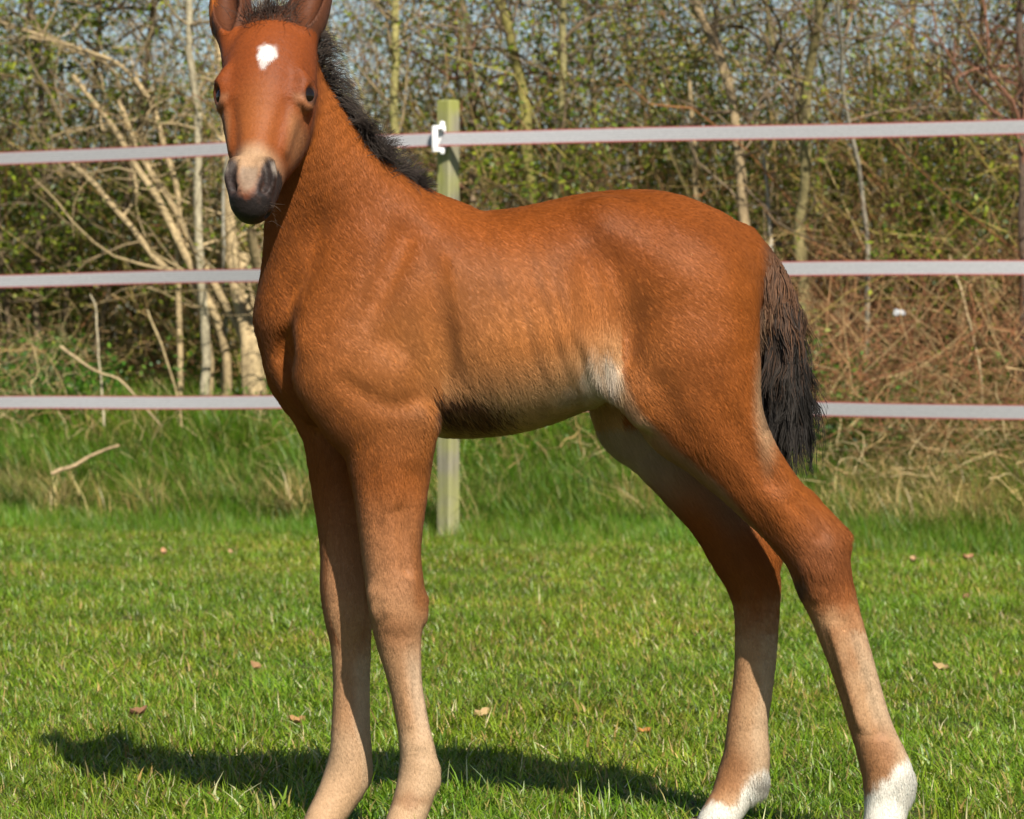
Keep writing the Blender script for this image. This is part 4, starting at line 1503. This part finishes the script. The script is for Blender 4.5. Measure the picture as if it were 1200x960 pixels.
stuff_mesh("dry_stalks", [tw_part(*D1, DRY), tw_part(*D2, DRY), tw_part(*D3, DRY), tw_part(*D4, DRY)], M_dry, "dry straw-coloured stalks lying along the foot of the hedge", "dry grass")


# leafy ground plants on the bank
def ground_leaves(n, s0, s1, px0, px1, zmax, size):
    X, Y, G = hedge_points(n, s0, s1, px0, px1)
    P = np.stack([X, Y, G], -1)
    k = rng.random(n) < sstep(-.3, .35, vnoise(P, 2.0, 75))
    P = P[k]
    P[:, 2] += rng.random(len(P)) ** 1.3 * zmax * (1 + .5 * vnoise(P, 3, 76))
    C = np.repeat(P, 5, 0) + rng.normal(0, .03, (len(P) * 5, 3))
    V, F = leaf_mesh(C, rng.uniform(.5, 1.3, len(C)) * size, (0, -.4, .8), .6, .55)
    return V, F, leaf_cols(len(C), np.array([(.05, .150, .012), (.08, .195, .018), (.035, .105, .010), (.12, .22, .022)]))


stuff_mesh("ground_plants", [ground_leaves(7300, 1.0, 2.1, -480, 215, .42, .032), ground_leaves(1000, 1.0, 2.2, 250, 560, .3, .03), ground_leaves(3200, 1.0, 2.4, 560, 1060, .55, .03),
                             ground_leaves(1900, 1.4, 2.6, 1060, 1680, .4, .03)], M_leaf, "lush dark green leafy plants along the hedge foot", "ground plants")

# ------------------------------------------------------------------ grass (geometry-node instances of a few tufts)
def tuft(name, n, rad, hmin, hmax, wd, cols, mat, lean=.6, M=4):
    ang = rng.uniform(0, 2 * np.pi, n)
    rr = rad * np.sqrt(rng.random(n))
    b0 = np.stack([rr * np.cos(ang), rr * np.sin(ang), np.full(n, -.004)], -1)
    H = rng.uniform(hmin, hmax, n)
    az = rng.uniform(0, 2 * np.pi, n)
    ld = np.stack([np.cos(az), np.sin(az), 0 * az], -1)
    sd_ = np.stack([-np.sin(az), np.cos(az), 0 * az], -1)
    tw_ = rng.uniform(0, 1, n)[:, None]
    sd_ = sd_ * (1 - .6 * tw_) + ld * .6 * tw_
    sd_ /= np.linalg.norm(sd_, axis=1, keepdims=True)
    ln = rng.uniform(.15, 1, n) * lean
    V = []
    for i in range(M):
        f = i / (M - 1)
        c = b0 + np.array([0, 0, 1.0]) * (H * f * (1 - .25 * ln * f))[:, None] + ld * (H * ln * f * f)[:, None]
        w_ = wd * (1 - f ** 1.6) * rng.uniform(.8, 1.2) + .00025
        V += [c - sd_ * w_ * .5, c + sd_ * w_ * .5]
    V = np.stack(V, 1)
    base = np.arange(n)[:, None] * (2 * M)
    F = []
    for i in range(M - 1):
        F.append(np.concatenate([base + 2 * i, base + 2 * i + 1, base + 2 * i + 3, base + 2 * i + 2], 1))
    F = np.stack(F, 1).reshape(-1, 4)
    c = cols[rng.choice(len(cols), n)] * rng.uniform(.65, 1.35, (n, 1))
    return mesh_obj(name, V.reshape(-1, 3), F, mat, None, True, np.repeat(c, 2 * M, 0), link=False)


GC = np.array([(.50, .50, .30), (.115, .215, .010), (.165, .265, .014), (.13, .235, .010), (.15, .25, .012), (.075, .155, .010), (.21, .29, .022), (.125, .225, .012), (.06, .13, .010), (.14, .24, .012), (.12, .23, .010), (.13, .22, .010), (.32, .26, .09), (.24, .30, .035), (.17, .27, .015), (.10, .20, .010), (.15, .25, .012)])  # first colour: pale straw blades painted to stand in for sun glints
GV = np.array([(.14, .27, .014), (.085, .205, .012), (.125, .25, .016), (.06, .155, .010), (.16, .28, .022), (.10, .23, .014), (.28, .27, .08)])
GD = np.array([(.56, .41, .18), (.44, .30, .12), (.64, .50, .26), (.24, .25, .05)])
lawn_c = bpy.data.collections.new("lawn_tufts")
for k in range(4):
    lawn_c.objects.link(tuft("lawn_tuft", 40, .05, .010, .032 + .005 * k, .0034, GC, M_grass, 1.5))
long_c = bpy.data.collections.new("lawn_long_tufts")
for k in range(3):
    long_c.objects.link(tuft("long_tuft", 8, .035, .030, .075, .0030, GC, M_grass, .8))
verge_c = bpy.data.collections.new("verge_tufts")
for k in range(4):
    verge_c.objects.link(tuft("verge_tuft", 30, .05, .08, .20 + .02 * k, .0042, GV, M_verge, .8, 5))
dry_c = bpy.data.collections.new("dry_tufts")
for k in range(3):
    dry_c.objects.link(tuft("dry_tuft", 24, .05, .08, .26, .0038, GD, M_verge, 1.3, 5))


def scatter(name, P, scale, tint, coll, label, cat):
    n = len(P)
    me = bpy.data.meshes.new(name)
    me.vertices.add(n)
    me.vertices.foreach_set("co", P.astype(np.float32).ravel())
    a = me.attributes.new("rot", 'FLOAT_VECTOR', 'POINT')
    rot = np.stack([rng.normal(0, .12, n), rng.normal(0, .12, n), rng.uniform(0, 6.28, n)], -1)
    a.data.foreach_set("vector", rot.astype(np.float32).ravel())
    a = me.attributes.new("scl", 'FLOAT', 'POINT')
    a.data.foreach_set("value", scale.astype(np.float32))
    a = me.attributes.new("tint", 'FLOAT_COLOR', 'POINT')
    c = np.ones((n, 4), np.float32)
    c[:, :3] = tint
    a.data.foreach_set("color", c.ravel())
    a = me.attributes.new("which", 'INT', 'POINT')
    a.data.foreach_set("value", rng.integers(0, 100, n).astype(np.int32))
    o = bpy.data.objects.new(name, me)
    COL.objects.link(o)
    tag(o, label, cat, kind="stuff")
    ng = bpy.data.node_groups.new(name + "_nodes", 'GeometryNodeTree')
    ng.interface.new_socket("Geometry", in_out='INPUT', socket_type='NodeSocketGeometry')
    ng.interface.new_socket("Geometry", in_out='OUTPUT', socket_type='NodeSocketGeometry')
    gi = ng.nodes.new("NodeGroupInput")
    go = ng.nodes.new("NodeGroupOutput")
    ci = ng.nodes.new("GeometryNodeCollectionInfo")
    ci.inputs["Collection"].default_value = coll
    ci.inputs["Separate Children"].default_value = True
    ci.inputs["Reset Children"].default_value = True
    ip = ng.nodes.new("GeometryNodeInstanceOnPoints")
    ip.inputs["Pick Instance"].default_value = True

    def na(nm, ty):
        q = ng.nodes.new("GeometryNodeInputNamedAttribute")
        q.data_type = ty
        q.inputs[0].default_value = nm
        return q.outputs[0]
    er = ng.nodes.new("FunctionNodeEulerToRotation")
    ng.links.new(na("rot", 'FLOAT_VECTOR'), er.inputs[0])
    ng.links.new(gi.outputs[0], ip.inputs["Points"])
    ng.links.new(ci.outputs[0], ip.inputs["Instance"])
    ng.links.new(na("which", 'INT'), ip.inputs["Instance Index"])
    ng.links.new(er.outputs[0], ip.inputs["Rotation"])
    ng.links.new(na("scl", 'FLOAT'), ip.inputs["Scale"])
    ng.links.new(ip.outputs[0], go.inputs[0])
    md = o.modifiers.new("scatter", 'NODES')
    md.node_group = ng
    return o


def area_points(n, y0, y1, margin=1.6):
    y = y0 + (y1 - y0) * rng.random(n)
    # a little more of the near field
    hw_ = .16 * y + margin
    x = rng.uniform(-1, 1, n) * hw_
    return x, y


def tint_at(P, n):
    t_ = 1.12 + .16 * vnoise(P, 3.0, 81) + .15 * vnoise(P, 9, 82)
    yel = .0 + np.clip(vnoise(P, 1.7, 83) * .6 + rng.normal(0, .25, n), -1, 1)
    T = np.stack([t_ * (1.06 + .24 * yel), t_ * .99, t_ * (1 + .1 * yel)], -1)
    return np.clip(T, .4, 1.8)


x, y = area_points(37500, 4.1, 14.2)
m = fence_s(x, y) < .5
x, y = x[m], y[m]
P = np.stack([x, y, ground_z(x, y)], -1)
scatter("lawn_grass", P, rng.uniform(.7, 1.25, len(P)) * (.92 + .28 * vnoise(P, 2.2, 84)), tint_at(P, len(P)), lawn_c, "short sunlit paddock grass under and around the foal", "grass")
x, y = area_points(6000, 4.1, 13.6)
P = np.stack([x, y, ground_z(x, y)], -1)
P = P[rng.random(len(P)) < sstep(-.3, .4, vnoise(P, 2.5, 85)) * np.interp(P[:, 1], [4, 6, 9, 14], [1, .8, .45, .5])]
scatter("longer_grass_blades", P, rng.uniform(.6, 1.15, len(P)), tint_at(P, len(P)) * 1.05, long_c, "longer loose grass blades standing out of the short paddock grass", "grass")

# verge below and behind the tapes
n = 21000
px = rng.uniform(-490, 1690, n)
s = -.35 + 2.9 * rng.random(n)
Y = depth_at(px, s)
X = (px - 600) / FPX * Y
P = np.stack([X, Y, ground_z(X, Y)], -1)
nz = vnoise(P, 2.4, 91)
keepm = rng.random(n) < np.interp(s, [-.35, 0, .5, 2.5], [.25, .6, 1, .8])
P, s_, nz = P[keepm], s[keepm], nz[keepm]
sc_v = np.interp(s_, [-.35, .0, .6, 1.2, 2.5], [.35, .5, 1.0, 1.25, 1.1]) * (1 + .35 * nz) * rng.uniform(.75, 1.2, len(P))
scatter("verge_grass", P, sc_v, tint_at(P, len(P)) * .95, verge_c, "long lush green grass along the fence line and bank", "grass")
n = 9300
px = rng.uniform(-490, 1690, n)
s = -.2 + 2.4 * rng.random(n)
Y = depth_at(px, s)
X = (px - 600) / FPX * Y
P = np.stack([X, Y, ground_z(X, Y)], -1)
dd = sstep(.1, .5, s) * np.interp(px, [-490, 0, 90, 130, 400, 560, 700, 980, 1040, 1690], [1, 1, .7, .5, .8, .35, .3, .35, 1, 1]) * sstep(-.2, .4, vnoise(P, 2.6, 95) + .25)
P = P[rng.random(n) < dd]
scatter("dead_verge_grass", P, rng.uniform(.6, 1.3, len(P)), np.ones((len(P), 3)) * rng.uniform(.8, 1.2, (len(P), 1)), dry_c, "dead straw-coloured grass tufts among the green verge", "grass")


# ------------------------------------------------------------------ small things lying about
def fallen_leaf(px, py, size, col, label):
    size = size * .85
    col = tuple(np.array(col) * np.array([.85, .95, 1.1]))
    Y = CAMZ * FPX / (py - 409)
    p = at(px, py, Y)
    n = 7
    uu, vv = np.meshgrid(np.linspace(-1, 1, n), np.linspace(-1, 1, n), indexing='ij')
    wv_ = (1 - uu ** 2) ** .6 * (.62 + .12 * np.sin(uu * 9))
    a = rng.uniform(0, 6.28)
    lx_, ly_ = uu * size * .5, vv * wv_ * size * .5
    z = size * (.25 * vv ** 2 + .18 * uu ** 2 + .06 * np.sin(uu * 6 + vv * 5))
    tl = rng.uniform(.25, .6)
    Xl = lx_ * math.cos(a) - ly_ * math.sin(a)
    Yl = lx_ * math.sin(a) + ly_ * math.cos(a)
    V = np.stack([Xl, Yl * math.cos(tl) - 0 * z, z + Yl * math.sin(tl)], -1).reshape(-1, 3)
    V = V + np.array([p[0], Y, float(ground_z(p[0], Y)) + .013 + size * .04])
    i = np.arange(n * n).reshape(n, n)
    F = np.stack([i[:-1, :-1], i[1:, :-1], i[1:, 1:], i[:-1, 1:]], -1).reshape(-1, 4)
    c = np.array(col) * (1 + .3 * vnoise(V, 120, 97))[:, None]
    o = mesh_obj("fallen_leaf", V, F, M_dry, None, True, np.clip(c, .01, .8))
    tag(o, label, "leaf", "fallen leaves on the paddock grass")


OR, TN, BR = (.50, .20, .05), (.55, .34, .14), (.28, .13, .06)
fallen_leaf(565, 852, .040, TN, "tan curled leaf lying right of the near foreleg, nearer the fetlock shadow")
fallen_leaf(755, 868, .030, OR, "orange fallen leaf left of the far hind cannon")
fallen_leaf(348, 858, .038, (.48, .24, .09), "orange-brown curled leaf just left of the far foreleg")
fallen_leaf(162, 850, .040, BR, "dark brown leaf above the left end of the foal's shadow")
fallen_leaf(192, 652, .042, (.50, .25, .12), "rusty leaf in the far grass left of the forelegs")
fallen_leaf(300, 793, .034, (.42, .22, .09), "small brown leaf halfway up the grass left of the forelegs")
fallen_leaf(1070, 661, .045, (.52, .30, .14), "tan leaf in the far grass right of the hock")
fallen_leaf(1135, 660, .045, (.52, .24, .11), "rusty leaf in the far grass, right-hand of the two beyond the hock")
fallen_leaf(1102, 795, .040, TN, "pale straw-coloured leaf right of the near hind cannon")
fallen_leaf(1132, 712, .034, BR, "small brown leaf in the grass between hock height and the right edge")
fallen_leaf(270, 653, .036, (.45, .26, .12), "dull brown leaf in the far grass nearest the far forearm")


def stick(pts, s, rpx, col, label):
    pts = np.array(pts, float)
    Y = depth_at(pts[:, 0], np.asarray(s) * np.ones(len(pts)))
    W = at(pts[:, 0], pts[:, 1], Y)
    C = smooth_path(W, 14)
    C += np.stack([vnoise(C, 14, 98), 0 * C[:, 0], vnoise(C, 14, 99)], -1) * .006
    V, F = tubes(C[None], (rpx * Y.mean() / FPX * np.linspace(1, .6, 14))[None], 7)
    c = np.array(col) * (1 + .25 * vnoise(V, 30, 100))[:, None]
    tag(mesh_obj("fallen_stick", V, F, M_bark, None, True, np.clip(c, .01, .8)), label, "stick", "dead sticks at the hedge foot")


stick([(60, 556), (85, 546), (108, 533), (140, 523)], [.35, .38, .42, .45], 2.6, (.46, .33, .19), "pale stick slanting up out of the grass below the lowest tape at far left")
stick([(72, 405), (100, 428), (118, 438), (145, 450), (190, 500)], [.9, .9, .95, 1.0, 1.05], 2.0, (.40, .30, .17), "bare broken stick pointing left above the lowest tape")
stick([(122, 500), (118, 440), (114, 400), (112, 360), (105, 345)], [1.0, 1.0, 1.0, 1.0, 1.0], 1.5, (.42, .36, .24), "upright dead stick left of the tan shrub, between the two lower tapes")
stick([(172, 362), (192, 410), (206, 460), (214, 500)], [1.0, 1.0, 1.0, 1.0], 1.6, (.38, .29, .15), "slanting dead stick just right of the upright one, between the two lower tapes")
stick([(1112, 300), (1132, 360), (1142, 402), (1150, 450), (1152, 490)], [1.6, 1.5, 1.4, 1.3, 1.2], 1.5, (.44, .34, .19), "bent straw-coloured dead stick among the brambles at right")

V, F = sphere(at(1054, 366, depth_at(1054, 1.2)), .022, 10, 8, (1.1, .5, .7))
V = V + .010 * np.stack([vnoise(V, 60, 101), vnoise(V, 60, 102), vnoise(V, 60, 103)], -1)
tag(mesh_obj("litter_scrap", V, F, M_scrap, None, False), "small crumpled white scrap caught in the brambles right of the tail", "litter")
